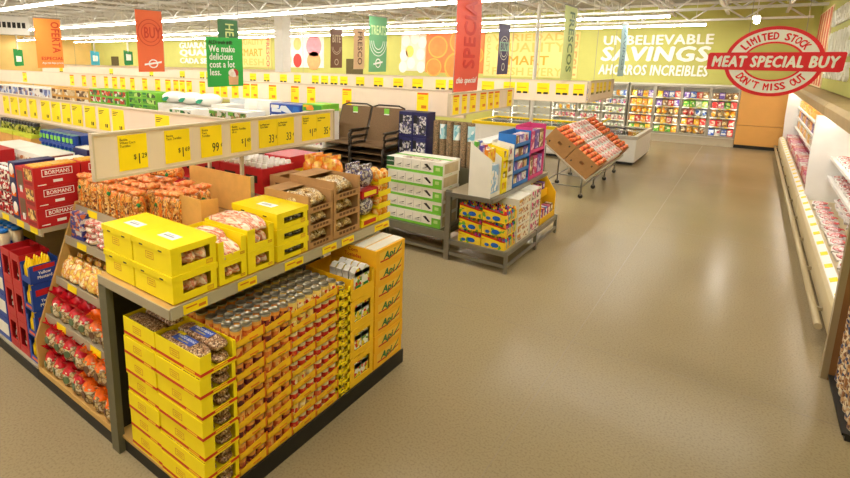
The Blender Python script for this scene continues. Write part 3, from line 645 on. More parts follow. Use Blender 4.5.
# -- brown snack cartons
def snackcarton(w_, d_, h_):
    B = MB(); t = .007
    B.box(-w_, 0, 0, d_, 0, t); B.box(-w_, -w_ + t, 0, d_, t, h_); B.box(-w_ + t, 0, 0, t, t, h_); B.box(-w_ + t, 0, d_ - t, d_, t, h_)
    B.box(-t, 0, t, d_ - t, t, h_*.32); B.box(-t, 0, t, d_*.08, h_*.32, h_); B.box(-t, 0, d_*.92, d_ - t, h_*.32, h_)
    B.box(-w_, -w_*.62, t, d_ - t, h_ - .004, h_)
    for k in range(5): B.box(0, .0008, d_*(.2 + .13*k), d_*(.3 + .13*k), h_*.12, h_*.27, 1)
    B.box(-w_*.7, -w_*.4, -.0008, 0, h_*.4, h_*.58, 1)
    return B.mesh('snack_carton', [brown, brownd])
SC = snackcarton(.5, .3, .145); SC2 = snackcarton(.52, .36, .165)
sb = MB()
for k in range(6): sb.blob(-.02 + .02*math.sin(k*2.2), -.11 + k*.044, .066 + .012*math.cos(k*1.7), .155, .042, .066, 0, 12, 7, .14, k)
sbm = sb.mesh('snack_bag', [snack])
for lv in range(3):
    nm = ('bottom', 'middle', 'top')[lv]
    single('snack_carton', '%s brown snack carton in the lower stack beside the lidded trays' % nm, 'carton', SC, (FX, 2.905, ZU + lv*.147)); single('snack_bag', 'brown snack bags in the %s carton of the lower brown stack' % nm, 'snack bag', sbm, (FX - .165, 3.055, ZU + lv*.147 + .01))
    single('snack_carton', '%s brown snack carton in the taller stack beside the purple bags' % nm, 'carton', SC2, (FX, 3.225, ZU + lv*.167)); single('snack_bag', 'brown snack bags in the %s carton of the taller brown stack' % nm, 'snack bag', sbm, (FX - .165, 3.405, ZU + lv*.167 + .02))
single('snack_carton', 'brown snack carton set back behind the lower brown stack', 'carton', snackcarton(.25, .3, .145), (-3.22, 3.24, 1.715))
single('spare_carton', 'plain brown carton under the set-back snack carton', 'carton', MB().box(-.12, .12, 0, .3, 0, .3).box(-.12, .12, .14, .16, .3, .302, 0).mesh('spare_carton', [brown]), (-3.34, 3.24, ZU))
# -- purple bags in yellow and red trays
bagp = PR('purple_bag', [(96, 84, 150), (226, 220, 224), (120, 104, 84), (70, 62, 130), (200, 180, 150)], 26, .2, (1, 1, 1), True, .6)
for lv, (m_, nm) in enumerate(((yellow, 'lower yellow'), (redc, 'upper red'))):
    single('bag_tray', '%s tray of purple snack bags at the display end' % nm, 'tray', MB().box(-.4, 0, 0, .25, 0, .07, 0).box(0, .001, .03, .22, .015, .055, 1).mesh('bag_tray', [m_, yellow if lv else stripe]), (FX, 3.62, ZU + lv*.27))
    for k in range(2): single('purple_bag', 'purple snack bag standing in the %s tray' % nm, 'snack bag', MB().blob(0, 0, .1, .06, .11, .1, 0, 12, 7, .06, k).box(-.008, .008, -.1, .1, .17, .215).mesh('purple_bag', [bagp]), (FX - .07 - .14*k, 3.745, ZU + lv*.27 + .078), 0, 'purple bags in the %s tray' % nm)
# -- orange snack bags in yellow trays
obag = PR('orange_bag', [(246, 178, 50), (240, 140, 30), (250, 220, 130), (230, 110, 30)], 20, .25, (1, 1, 1), True, .6)
obm = MB().blob(0, 0, .055, .05, .055, .06, 0, 10, 6, .08, 2).mesh('orange_bag', [obag])
trm = MB().box(-.4, 0, 0, .2, 0, .022).box(-.008, 0, 0, .2, .022, .05).mesh('snack_tray', [yellow])
for lv in range(4):
    nm = ('bottom', 'second', 'third', 'top')[lv]
    single('snack_tray', '%s yellow tray in the stack of orange snack bags' % nm, 'tray', trm, (FX, 3.885, ZU + lv*.118))
    for k in range(2):
        for q in range(2): single('orange_bag', 'small orange snack bag in the %s yellow tray' % nm, 'snack bag', obm, (FX - .06 - .11*q, 3.935 + .1*k, ZU + lv*.118 + .022 - .004), 0, 'orange snack bags in the %s tray' % nm)

# -- bean cartons below
def beancarton(w_, d_, h_):
    B = openbox(w_, d_, h_, .006, (d_*.3, d_*.9, h_*.26, h_ + .1), 0)
    B.box(0, .0008, 0, d_, .014, .034, 1); B.box(-w_, 0, -.0008, 0, .014, .034, 1)
    q = ringmark(-w_*.55, h_*.58, .1, .05, 'y', 0, 2); k = len(B.v); B.v += q.v; B.f += [tuple(i + k for i in f) for f in q.f]; B.m += q.m; B.sm += q.sm
    B.box(0, .0012, d_*.35, d_*.75, .018, .03, 3); B.box(-w_*.35, -w_*.12, -.0012, 0, .018, .03, 3)
    return B.mesh('bean_carton', [yellow, stripe, logo_or, yellow2])
BC = beancarton(.475, .27, .142); BCb = beancarton(.38, .27, .142)
bb = MB().pillow(0, 0, .03, .222, .06, .029, 0, 16, 8, .45, .03, 5).mesh('bean_bag', [beans])
bt = MB().pillow(0, 0, .035, .215, .061, .034, 0, 20, 8, .45, .03, 5).mesh('bean_bag', [beans])
lblb = M('label_blue', (70, 96, 190), .4); lbly = M('label_yellow', (240, 214, 40), .4)
nms = ['lowest', 'second', 'third', 'fourth', 'fifth', 'sixth', 'top']
for lv in range(7):
    z = .142 + lv*.1445
    single('bean_carton', '%s yellow bean carton with window in the stack beside the cans' % nms[lv], 'carton', BC, (-2.425, 1.665 + random.uniform(-.006, .006), z))
    single('bean_carton', '%s yellow bean carton in the stack beside the olive post' % nms[lv], 'carton', BCb, (-2.91, 1.665 + random.uniform(-.006, .006), z))
    for k in range(2):
        for q in range(2):
            if lv == 6 and q == 1:
                o = single('bean_bag', 'bag of pinto beans with blue label on the open top carton', 'bean bag', bt, (-2.665, 1.735 + k*.13, z + .085), 0, 'labelled bean bags in the top carton')
                c = part(o, 'label', MB().box(-.09, .1, -.035, .035, .069, .0715, 0).box(-.11, -.04, .02, .045, .069, .072, 1), [lblb, lbly])
                part(c, 'lettering', TX('PINTO BEANS', .03, wht, .01, 0, .9, .0004), None, (.01, .008, .0722)); part(c, 'lettering', TX('frijoles pintos', .02, lbly, .005, 0, .9, .0004), None, (.01, -.018, .0722))
            else:
                single('bean_bag', 'bag of pinto beans inside the %s carton beside the cans' % nms[lv], 'bean bag', bb, (-2.665, 1.735 + k*.13, z + .008 + q*.062), 0, 'bean bags in the %s carton' % nms[lv])
for k in range(2): single('bean_bag', 'bag of pinto beans in the open carton beside the olive post', 'bean bag', MB().pillow(0, 0, .03, .175, .06, .032, 0, 16, 8, .45, .03, 5).mesh('bean_bag', [beans]) if k == 0 else bpy.data.meshes['bean_bag.002'], (-3.1, 1.735 + k*.13, .142 + 6*.1445 + .085), 0, 'bean bags beside the olive post')

# -- cans in trays
lab1 = [PR('can_label_%d' % k, c, 42, .35, (1, 1, .6)) for k, c in enumerate(([(150, 60, 50), (110, 40, 50), (214, 120, 60), (90, 34, 44)], [(226, 120, 50), (206, 90, 44), (240, 180, 100), (230, 130, 60)], [(206, 50, 40), (190, 40, 36), (226, 110, 60), (214, 60, 40)], [(244, 214, 120), (214, 70, 50), (248, 230, 190)]))]
def canmesh(r, h_, lm, l2): return MB().lathe([(r*.97, 0), (r, .004), (r, .01), (r*.985, .012), (r*.985, h_*.3), (r*.985, h_*.66), (r*.985, h_ - .012), (r, h_ - .01), (r, h_ - .002), (r*.94, h_), (r*.93, h_ - .005), (.001, h_ - .005)], 14, [1, 1, 1, 2, 0, 2, 1, 1, 1, 1, 1]).mesh('food_can', [lm, tin, l2])
CM = [canmesh(.0405, .112, m_, M('can_band_%d' % k, ((238, 160, 70), (242, 176, 84), (240, 222, 180), (248, 216, 120))[k], .35)) for k, m_ in enumerate(lab1)]
def traymesh(d_, w_, rise):
    B = MB().box(-w_, 0, 0, d_, 0, .004).box(-w_, 0, 0, .003, .004, .03).box(-w_, 0, d_ - .003, d_, .004, .03)
    B.prism([(0, 0), (d_*.93, 0), (d_*.93, .058 + rise), (d_*.3, .05), (0, .04)], 'x', -.004, 0, 0)
    B.prism([(d_*.93, 0), (d_, 0), (d_, .06 + rise), (d_*.93, .058 + rise)], 'x', -.004, 0, 2)
    B.box(0, .0006, d_*.45, d_*.75, .014, .026, 2); return B.mesh('can_tray', [yellow2, stripe, M('tray_print', (232, 124, 24), .5)])
TR = traymesh(.25, .34, .012); TR3 = traymesh(.262, .34, .004)
TN = ['lowest', 'second', 'third', 'fourth', 'fifth', 'sixth', 'seventh', 'eighth', 'front top']
cnames = ['dark red and orange can', 'orange-labelled can', 'red and cream can', 'pale yellow can']
for ti, (y0, d_, kinds, tm) in enumerate(((1.945, .25, (0, 1), TR), (2.2, .25, (1, 0), TR), (2.455, .262, (2, 3), TR3), (2.722, .262, (2, 2), TR3))):
    where = ('beside the bean cartons', 'second column from the bean cartons', 'third column from the bean cartons', 'beside the narrow yellow trays')[ti]
    for lv in range(9):
        z = .142 + lv*.1175
        dpt = 2 if lv == 8 else 1
        for q in range(dpt):
            single('can_tray', '%s yellow-orange can tray %s' % (TN[lv] if q == 0 else 'rear top', where), 'tray', tm, (-2.43 - q*.36, y0, z), 0)
        for row in range(7 if lv == 8 else 1):
            for i in range(3):
                k = kinds[(lv + i*(ti % 2)) % 2] if lv % 3 != 2 else kinds[0]
                if lv == 8: k = kinds[1] if ti < 2 else (3 if row < 1 or ti == 2 else 2)
                lab = '%s %s %s' % (cnames[k], 'on a top tray' if lv == 8 else 'in the %s tray' % TN[lv], where)
                single('food_can', lab, 'can', CM[k], (-2.43 - .047 - row*.0845 - (.02 if row > 3 else 0), y0 + d_/6*(2*i + 1), z + .005), random.uniform(0, 6), lab)
# -- narrow flat tins in yellow trays
ft = MB().box(-.4, 0, 0, .145, 0, .03, 0).prism([(0, 0), (.03, 0), (.03, .075), (0, .075)], 'x', -.004, 0, 0).prism([(.115, 0), (.145, 0), (.145, .075), (.115, .075)], 'x', -.004, 0, 0).box(0, .0008, .03, .115, .006, .026, 1).mesh('tin_tray', [yellow, blackprint])
ftin = MB().lathe([(.038, 0), (.04, .004), (.04, .036), (.036, .04), (.035, .036), (.001, .036)], 14, [1, 0, 1, 1, 1]).mesh('flat_tin', [blackprint, tin])
for lv in range(11):
    z = .142 + lv*.0875
    single('tin_tray', 'narrow yellow tray with dark print in the stack of flat tins', 'tray', ft, (-2.43, 2.99, z), 0, 'narrow flat-tin trays')
    single('flat_tin', 'flat tin standing in the stack of narrow yellow trays', 'tin', ftin, (-2.48, 3.062, z + .03), 0, 'flat tins in narrow trays')
for row in range(4): single('flat_tin', 'flat tin on top of the narrow yellow tray stack', 'tin', ftin, (-2.48 - row*.09, 3.062, .142 + 10*.0875 + .071), 0, 'flat tins topping the narrow trays')
# -- pouch cartons
pch = PR('pouch_print', [(246, 244, 236), (110, 160, 60), (240, 210, 60), (214, 70, 60), (236, 240, 220)], 30, .25)
PC = openbox(.5, .335, .262, .006, (.06, .285, .06, .21), 0).mesh('pouch_carton', [yellow2])
PCt = openbox(.5, .335, .2, .006, (.04, .3, .09, .3), 0).mesh('pouch_carton', [yellow2])
def pouch():
    return MB().prism([(-.05, 0), (.05, 0), (.05, .17), (.015, .2), (-.015, .2), (-.05, .17)], 'x', -.06, 0, 0, 1).box(-.06, -.0, -.05, .05, .13, .172, 0).box(0, .001, -.035, .035, .02, .05, 2).mesh('drink_pouch', [white, pch, green])
pm = pouch()
for lv in range(4):
    nm = ('lowest', 'second', 'third', 'open top')[lv]; z = .142 + lv*.266
    single('pouch_carton', '%s golden carton of drink pouches next to the flat tins' % nm, 'carton', PC if lv < 3 else PCt, (-2.43, 3.14, z))
    for row in range(1 if lv < 3 else 4):
        for i in range(2): single('drink_pouch', 'white and green drink pouch in the %s golden carton' % nm, 'pouch', pm, (-2.44 - .07*row, 3.255 + i*.108, z + .012 + (.05 if lv == 3 else 0)), 0, 'pouches in the %s golden carton' % nm)
# -- orange-gold cartons at the end
gl = M('logo_green', (16, 110, 60), .45)
GC = MB().box(-.52, 0, 0, .46, 0, .16, 0).box(0, .0008, .05, .41, .035, .13, 1).mesh('juice_carton', [orange, M('carton_gold', (252, 202, 70), .5, .05)])
swoosh = MB().prism([(.32, .05), (.4, .12), (.41, .15), (.385, .12), (.3, .06)], 'x', .0008, .0016).mesh('swoosh', [gl])
wave = MB().prism([(.06, .04), (.2, .035), (.4, .07), (.41, .085), (.2, .05), (.06, .055)], 'x', .0008, .0014).mesh('wave', [stripe])
for lv in range(7):
    o = single('juice_carton', '%s gold carton with green lettering at the display end' % nms[lv], 'carton', GC, (-2.425 + random.uniform(-.006, .006), 3.49, .142 + lv*.163))
    part(o, 'lettering', TX('Api', .09, gl, .04, .25, 1.3, .0006), None, (.0014, .2, .085), PX); part(o, 'swoosh', swoosh, None); part(o, 'wave', wave, None)
    if lv == 6:
        for k in range(4): part(o, 'top_flap', MB().box(-.5 + k*.125, -.395 + k*.125, .01, .45, .16, .168), whitec)
        part(o, 'side_lettering', TX('Corn\nTostadas', .05, stripe, .02, 0, 1, .0006), None, (-.26, -.001, .1), MY)

# ------------------------------------------------------------------ sloped bread display facing the near aisle
FS = [(1.66, .12), (1.758, .61), (1.877, .93), (1.99, 1.286), (2.105, 1.555)]
e = thing('bread_display', 'wooden sloped bread display with five shelves of bagged loaves', 'shelf unit', (0, 0, 0))
sidep = [(1.66, .1), (1.66, .42), (2.13, 1.62), (2.13, 1.9), (2.84, 1.9), (2.84, .1)]
sidep = [(1.66, .1), (1.66, .42), (2.11, 1.6), (2.84, 1.6), (2.84, .1)]
for x in (-4.88, -3.575): part(e, 'side_panel', MB().prism(sidep, 'x', x, x + .025), wood)
part(e, 'kick_plate', MB().box(-4.88, -3.55, 1.652, 2.8, 0, .098), black)
part(e, 'back_board', MB().box(-4.855, -3.575, 2.8, 2.84, .1, 1.6), wood)
for k, (y, z) in enumerate(FS):
    s_ = part(e, 'shelf', MB().box(-4.855, -3.575, y + .01, 2.8, z - .025, z), wood if k == 0 else shelfm)
    part(s_, 'shelf_edge', MB().prism([(y + .01, z - .055), (y - .008, z - .05), (y - .002, z + .02), (y + .01, z + .02)], 'x', -4.855, -3.575), wood if k == 0 else shelfm)
    if k:
        for x in (-4.62, -4.02): part(s_, 'price_tag', MB().prism([(y - .0085, z - .045), (y - .0105, z - .045), (y - .005, z + .012), (y - .003, z + .012)], 'x', x, x + .17), tagy)
# bread bags
loaf = PR('loaf_bag', [(236, 218, 178), (226, 196, 130), (120, 84, 50), (240, 226, 190), (206, 170, 110)], 20, .2, (1, 1, 1), True, .6)
def breadbag(m_, seed):
    body = MB().lathe([(.001, 0), (.07, .0), (.085, .03), (.088, .08), (.078, .125), (.04, .15), (.024, .16)], 12, None, 0, 0, 1.0, .8, .06, seed).mesh('body', [loaf])
    rn = random.Random(seed); b = MB(); n = 14; k0 = len(b.v)
    for ri, (r, z) in enumerate(((.084, .11), (.066, .145), (.03, .17), (.068, .205), (.088, .228))):
        for i in range(n):
            a = 2*PI*i/n; q = r*(1 + (.28*math.sin(i*2.6 + seed) if ri > 2 else .08*math.sin(i*3)))
            b.v.append((q*math.cos(a), q*math.sin(a)*.8, z + (.02*math.sin(i*3.1 + seed) if ri > 2 else 0)))
    for ri in range(4):
        for i in range(n):
            j_ = (i + 1) % n; b.f.append((ri*n + i, ri*n + j_, (ri+1)*n + j_, (ri+1)*n + i)); b.m.append(0); b.sm.append(True)
    tuft = b.mesh('gathered_top', [m_])
    lb = MB().prism([(.032*math.cos(2*PI*q/12), .07 + .03*math.sin(2*PI*q/12)) for q in range(12)], 'y', -.0745, -.068).mesh('bag_label', [M('bag_label_brown', (110, 72, 46), .4) if m_ is orgp else M('bag_label_green', (96, 116, 76), .4)])
    return ('bread_bag', body, (0, 0, 0), (0, 0, 0), [('gathered_top', tuft, (0, 0, 0), (0, 0, 0), []), ('bag_label', lb, (0, 0, 0), (0, 0, 0), [])])
BBR = [breadbag(redp, k) for k in (1, 2)]; BBO = [breadbag(orgp, k) for k in (3, 4)]
for lev, (z, rows, sh_) in enumerate(((.122, 2, 'bottom shelf'), (.345, 2, 'upper bottom-shelf layer'), (.612, 2, 'second shelf'))):
    for i in range(7):
        for r in range(rows):
            c = 'red' if i < 4 else 'orange'; x = -4.755 + i*.178 + random.uniform(-.006, .006)
            y = (1.75, 1.78, 1.85)[lev] + r*.2
            lab = 'bread bag with gathered %s top on the %s of the display' % (c, sh_)
            inst((BBR if c == 'red' else BBO)[(i + r) % 2], lab, 'bread', (x, y, z + .001), random.uniform(-.4, .4), lab).scale = (1.0, 1.06, 1.06)
# tortilla bags, third shelf
tort = PR('tortilla_bag', [(250, 224, 120), (244, 204, 90), (232, 140, 60), (252, 240, 190), (246, 214, 100)], 18, .2, (1, 1, 1), True, .6)
tb = MB().pillow(0, 0, .0, .09, .03, .085, 0, 16, 8, .7, .05, 9); tb.box(-.05, .05, -.004, .004, .07, .12); tbm = tb.mesh('tortilla_bag', [tort])
for i in range(6):
    for r in range(5):
        single('tortilla_bag', 'yellow tortilla bag leaning on the third shelf of the bread display', 'tortilla bag', tbm, (-4.74 + i*.165, 1.935 + r*.085, 1.024), random.uniform(-.2, .2), 'tortilla bags on the third shelf', -.35)
tpk = PR('tortilla_pack', [(246, 240, 226), (226, 90, 60), (246, 240, 226), (110, 160, 90), (240, 226, 200)], 30, .25, (1, 1, 1), True)
tpm = MB().lathe([(.001, 0), (.075, .0), (.086, .01), (.086, .024), (.075, .033), (.001, .034)], 16, None, 0, 0, 1, 1, .03).mesh('tortilla_pack', [tpk])
for lv in range(7):
    for r in range(2): single('tortilla_pack', 'round white tortilla pack in the stack on the third shelf', 'tortilla pack', tpm, (-3.69, 1.99 + r*.19, .932 + lv*.036), random.uniform(0, 6), 'white tortilla packs on the third shelf')
# fourth shelf: blue packs and white-red rolls
bl = PR('blue_pack', [(70, 78, 160), (220, 120, 70), (60, 66, 140), (230, 220, 210)], 26, .3)
bpm = MB().box(-.11, .11, 0, .2, 0, .036, 0).box(-.1, .1, .01, .19, .036, .04, 0).mesh('blue_pack', [bl])
for lv in range(6): single('blue_pack', 'flat blue and orange packet in the pile on the fourth shelf', 'packet', bpm, (-4.71, 2.03, 1.288 + lv*.041), random.uniform(-.04, .04), 'flat blue packets on the fourth shelf')
rl = PR('roll_pack', [(244, 236, 220), (214, 70, 50), (246, 240, 226), (236, 196, 140)], 20, .25, (1, 1, 1), True)
rlm = MB().pillow(0, 0, .027, .095, .12, .026, 0, 14, 7, .7, .05, 4).mesh('roll_pack', [rl])
for i in range(5):
    for lv in range(4): single('roll_pack', 'white and red wrapped roll pack stacked on the fourth shelf', 'bread roll pack', rlm, (-4.48 + i*.193, 2.13, 1.288 + lv*.055), 0, 'wrapped roll packs on the fourth shelf')
# top shelf: orange tostada bags
tos = PR('tostada_bag', [(244, 150, 50), (230, 96, 30), (250, 190, 90), (150, 70, 30), (248, 206, 130), (240, 130, 40)], 30, .25, (1, 1, .5), True, .6)
tosw = PR('tostada_window', [(226, 170, 90), (196, 110, 40), (110, 56, 30), (240, 200, 130)], 60, .3)
ttop = PR('twisted_top', [(250, 150, 70), (240, 110, 40), (252, 190, 120), (226, 90, 36)], 30, .35, (1, 1, 1), True)
tsb = MB().lathe([(.001, 0), (.046, 0), (.052, .02), (.053, .12), (.052, .23), (.046, .262), (.02, .28)], 12, None, 0, 0, 1, 1, .04, 6)
tsb.prism([(-.02, .03), (.02, .03), (.02, .2), (-.02, .2)], 'y', -.056, -.05, 1); tsbm = tsb.mesh('tostada_bag', [tos, tosw])
tst = MB().lathe([(.02, .272), (.052, .292), (.056, .308), (.034, .322), (.001, .312)], 10, None, 0, 0, 1, 1, .34, 8).mesh('twisted_top', [ttop])
tsl = MB().blob(.02, -.05, .2, .022, .008, .02, 0, 8, 5, .1, 1).mesh('green_sticker', [green])
TS = ('tostada_bag', tsbm, (0, 0, 0), (0, 0, 0), [('twisted_top', tst, (0, 0, 0), (0, 0, 0), [])])
TSG = ('tostada_bag', tsbm, (0, 0, 0), (0, 0, 0), [('twisted_top', tst, (0, 0, 0), (0, 0, 0), []), ('green_sticker', tsl, (0, 0, 0), (0, 0, 0), [])])
n = 0
for i in range(13):
    for r in range(4):
        x = -4.79 + i*.116
        y = 2.17 + r*.125; g = (i*3 + r*5) % 4 == 0
        if x > -3.86 and r == 0: continue
        if x > -3.45: continue
        lab = 'tall orange tostada bag %s top shelf of the bread display' % ('with green sticker on the' if g else 'on the')
        inst(TSG if g else TS, lab, 'tostada bag', (x, y, 1.557 + (.0 if x < -3.62 else .02)), random.uniform(-.6, .6), lab).scale = (1, 1, random.uniform(.9, 1.04))
inst(TSG, 'orange tostada bag lying across the others on the top shelf', 'tostada bag', (-4.2, 2.5, 1.93), .3, None, 0, PI/2)
o = thing('display_carton', 'large tan open carton with curved cut front around tostada bags', 'carton', (0, 0, 0))
part(o, 'front_flap', MB().prism([(-3.8, 1.6), (-3.21, 1.57), (-3.21, 1.86), (-3.5, 1.86), (-3.64, 1.84), (-3.74, 1.76)], 'y', 2.29, 2.3), tan)
part(o, 'back_wall', MB().box(-4.06, -3.23, 2.79, 2.8, 1.62, 1.95), tan); part(o, 'side_wall', MB().prism([(2.3, 1.57), (2.45, 1.57), (2.45, 1.84), (2.3, 1.86)], 'x', -3.22, -3.21), tan)
part(o, 'bottom', MB().box(-3.54, -3.21, 2.3, 2.79, 1.565, 1.575), tan); part(o, 'corner_post', MB().box(-3.25, -3.23, 2.8, 2.84, 1.42, 1.95), shelfm)
o2 = single('support_block', 'brown carton under the tan display carton behind the bun cartons', 'carton', MB().box(-.16, .16, 0, .48, 0, .15).box(-.16, .16, .23, .25, .15, .152).mesh('support_block', [brown]), (-3.36, 2.3, ZU))

# ------------------------------------------------------------------ cartons behind the first price rail (other side of the run)
e = thing('gondola_shelf', 'beige gondola shelf behind the tostada bags holding red cartons', 'shelf unit', (0, 0, 0))
part(e, 'base', MB().box(-9.6, -3.6, 2.9, 3.95, 0, .15), black); part(e, 'back_panel', MB().box(-9.6, -3.6, 2.86, 2.9, .1, 1.5), beige)
for z in (.5, .95, 1.4): part(e, 'shelf', MB().box(-9.6, -3.56, 2.9, 3.8, z - .03, z), shelfm)
rc = MB().box(-.15, .15, 0, .42, 0, .24, 0).box(-.08, .08, -.001, 0, .1, .17, 1).box(.15, .151, .1, .34, .05, .14, 1).mesh('red_carton', [redc, M('label_black', (40, 28, 24), .4)])
cap = MB().lathe([(.028, 0), (.028, .02), (.024, .035), (.001, .036)], 10, None).mesh('bottle_cap', [white])
for i in range(5):
    for lv in range(2):
        o = single('red_carton', 'red carton with black label and white bottle caps behind the price rail', 'carton', rc, (-4.87 + i*.31, 3.16, 1.402 + lv*.277), 0, 'red bottle cartons behind the rail')
        for a in range(4):
            for b_ in range(5): part(o, 'bottle_cap', cap, None, (-.11 + a*.073, .06 + b_*.078, .24))
o = thing('tall_carton', 'yellow carton with red top next to the brown snack cartons', 'carton', (-3.73, 3.79, 1.402))
part(o, 'body', MB().box(-.18, .16, -.19, .19, 0, .43), yellow); part(o, 'lid', MB().box(-.185, .165, -.195, .195, .43, .56), redc); part(o, 'print', MB().box(-.1, .1, -.192, -.19, .2, .32), logo_or)
single('crisp_carton', 'brown carton under the large orange crisp bags at the shelf end', 'carton', MB().box(-.17, .17, -.16, .16, 0, .3).box(-.17, .17, -.01, .01, .3, .302).mesh('crisp_carton', [brown]), (-3.3, 3.8, 1.405))
cb = MB().blob(0, 0, .12, .08, .14, .13, 0, 14, 8, .07, 5).box(-.006, .006, -.12, .12, .22, .27).mesh('crisp_bag', [PR('crisp_print', [(246, 176, 40), (240, 120, 30), (252, 206, 90), (224, 80, 40)], 9, .2, (1, 1, 1), True, .6)])
for k in range(3): single('crisp_bag', 'large orange crisp bag on a brown carton beyond the snack cartons', 'crisp bag', cb, (-3.42 + k*.115, 3.8, 1.725), random.uniform(-.2, .2), 'orange crisp bags on the carton')

# ------------------------------------------------------------------ left neighbour: shelf of red, navy and white cartons
e = thing('wall_shelf', 'grey metal shelf unit with red cookie cartons beside the bread display', 'shelf unit', (0, 0, 0))
part(e, 'kick_plate', MB().box(-9.6, -4.885, 1.652, 2.8, 0, .098), black); part(e, 'base_deck', MB().box(-9.6, -4.9, 1.66, 2.84, .1, .12), shelfm)
part(e, 'back_board', MB().box(-9.6, -4.9, 2.8, 2.84, .12, 1.5), beige)
s_ = part(e, 'upper_shelf', MB().box(-9.6, -4.89, 1.82, 2.8, 1.36, 1.405), shelfm); part(s_, 'shelf_edge', MB().box(-9.6, -4.88, 1.8, 1.82, 1.335, 1.405), shelfm)
for x in (-6.6, -6.1, -5.75, -5.4, -5.1): part(s_, 'price_tag', MB().box(x, x + .16, 1.797, 1.8, 1.34, 1.4), tagy)
ck = PR('cookie_print', [(214, 160, 70), (90, 50, 30), (236, 200, 120), (160, 96, 40)], 34, .4)
def cookiecarton():
    b = MB().box(-.22, 0, 0, .4, 0, .181, 0)
    b.box(-.19, -.03, -.0012, 0, .065, .165, 1).box(-.19, -.03, -.002, -.0012, .02, .05, 2)
    body = b.mesh('cookie_carton', [redc, ck, M('red_dark', (150, 20, 26), .5)])
    fr = MB().box(.0, .0012, .07, .33, .095, .1).box(0, .0012, .07, .33, .155, .16).box(0, .0012, .07, .075, .095, .16).box(0, .0012, .325, .33, .095, .16).box(0, .0012, .16, .24, .035, .06).box(0, .0012, .03, .1, .02, .028).mesh('printed_frame', [wht])
    return ('cookie_carton', body, (0, 0, 0), (0, 0, 0), [('printed_frame', fr, (0, 0, 0), (0, 0, 0), []), ('lettering', TX('BORMANS', .05, wht, .012, 0, .9, .0006), (.001, .2, .127), PX, [])])
CC = cookiecarton()
yc = MB().box(-.2, 0, 0, .4, 0, .018).mesh('cookie_top', [M('cookie_gold', (226, 170, 60), .5)])
for lv in range(3):
    nm = ('lowest', 'middle', 'top')[lv]
    for k in range(2):
        o = inst(CC, 'red cookie carton with white lettering, %s of the %s stack' % (nm, ('outer', 'inner')[k]), 'carton', (-4.89, 1.79 + k*.41, 1.407 + lv*.183))
        if lv == 2:
            for q in range(7): part(o, 'cookie_packet', MB().box(-.2, -.02, .02 + q*.053, .06 + q*.053, .181, .193), MATS['cookie_gold'])
rb = MB().box(-.18, 0, 0, .35, 0, .26, 0).box(-.155, -.025, -.001, 0, .06, .23, 1).box(-.11, -.09, -.002, -.001, .03, .09, 2).box(-.08, -.06, -.002, -.001, .03, .09, 2).mesh('brown_bottle_carton', [redc, M('bottle_brown', (110, 70, 40), .3), wht])
nb = MB().box(-.15, 0, 0, .35, 0, .18, 0).blob(-.075, -.002, .11, .05, .008, .06, 1, 10, 6, .05).box(-.12, -.03, -.006, 0, .04, .08, 2).mesh('navy_carton', [navy, eggm, orgp])
for lv in range(2):
    single('brown_bottle_carton', '%s red carton with brown bottles next to the cookie cartons' % ('lower', 'upper')[lv], 'carton', rb, (-5.12, 1.8, 1.407 + lv*.262))
for lv in range(3): single('navy_carton', '%s navy carton next to the brown bottle cartons' % ('lowest', 'middle', 'top')[lv], 'carton', nb, (-5.31, 1.8, 1.407 + lv*.182))
wc = MB().lathe([(.034, 0), (.036, .005), (.036, .105), (.033, .11), (.031, .105), (.001, .105)], 12, [2, 0, 2, 1, 1]).mesh('white_can', [PR('can_red_print', [(190, 30, 40), (236, 226, 210), (120, 30, 40)], 40, .35), white, tin])
for i in range(7):
    for r in range(2):
        for lv in range(4):
            single('white_can', 'red printed can with white top in the pack beside the navy cartons', 'can', wc, (-5.52 - i*.075, 1.84 + r*.08, 1.407 + lv*.112), 0, 'white topped cans beside the navy cartons')
# back of the upper shelf: white boxes, blue can packs, green jars
wo = MB().box(-.35, .35, 0, .3, 0, .1, 0).box(-.34, .34, -.001, 0, .01, .05, 1).box(-.3, .3, .02, .28, .1, .102, 0).box(.35, .351, .02, .28, .01, .09, 2).mesh('white_long_box', [whitec, PR('white_box_print', [(236, 220, 190), (200, 130, 70), (246, 236, 214)], 18, .4), M('brick_brown', (150, 60, 40), .5)])
nv = MB().box(-.11, .11, 0, .3, 0, .24, 0).box(-.11, .11, -.001, 0, .0, .05, 1).mesh('navy_box', [navy, M('coral', (226, 110, 80), .5)])
for i in range(2):
    for lv in range(2): single('white_long_box', 'long white and orange box on the navy boxes behind the cookie cartons', 'box', wo, (-5.95 - i*.72, 2.17, 1.72 + .105*lv), 0, 'long white boxes on the navy boxes')
for i in range(6): single('navy_box', 'navy box with coral foot under the long white boxes', 'box', MB().box(-.11, .11, 0, .3, 0, .31, 0).box(-.1, .1, -.001, 0, .0, .06, 1).mesh('navy_box', [navy, MATS['coral']]) if i == 0 else bpy.data.meshes['navy_box.001'], (-5.7 - i*.235, 2.17, 1.407), 0, 'navy boxes under the white boxes')
bc = MB().box(-.14, .14, 0, .25, 0, .03, 0)
for a in range(3): bc.cyl(-.09 + a*.09, .045, .03, .13, .042, 10, 0, 2); bc.box(-.12 + a*.09, -.06 + a*.09, .0, .003, .05, .1, 1)
bcm = bc.box(-.135, .135, .09, .24, .03, .125, 0).mesh('blue_can_pack', [blue, lime, M('can_teal', (40, 140, 130), .35)])
for i in range(3):
    for lv in range(5): single('blue_can_pack', 'blue multipack of cans with green tops behind the cookie cartons', 'can pack', bcm, (-5.87 - i*.29, 2.52, 1.407 + lv*.135), 0, 'blue can multipacks')
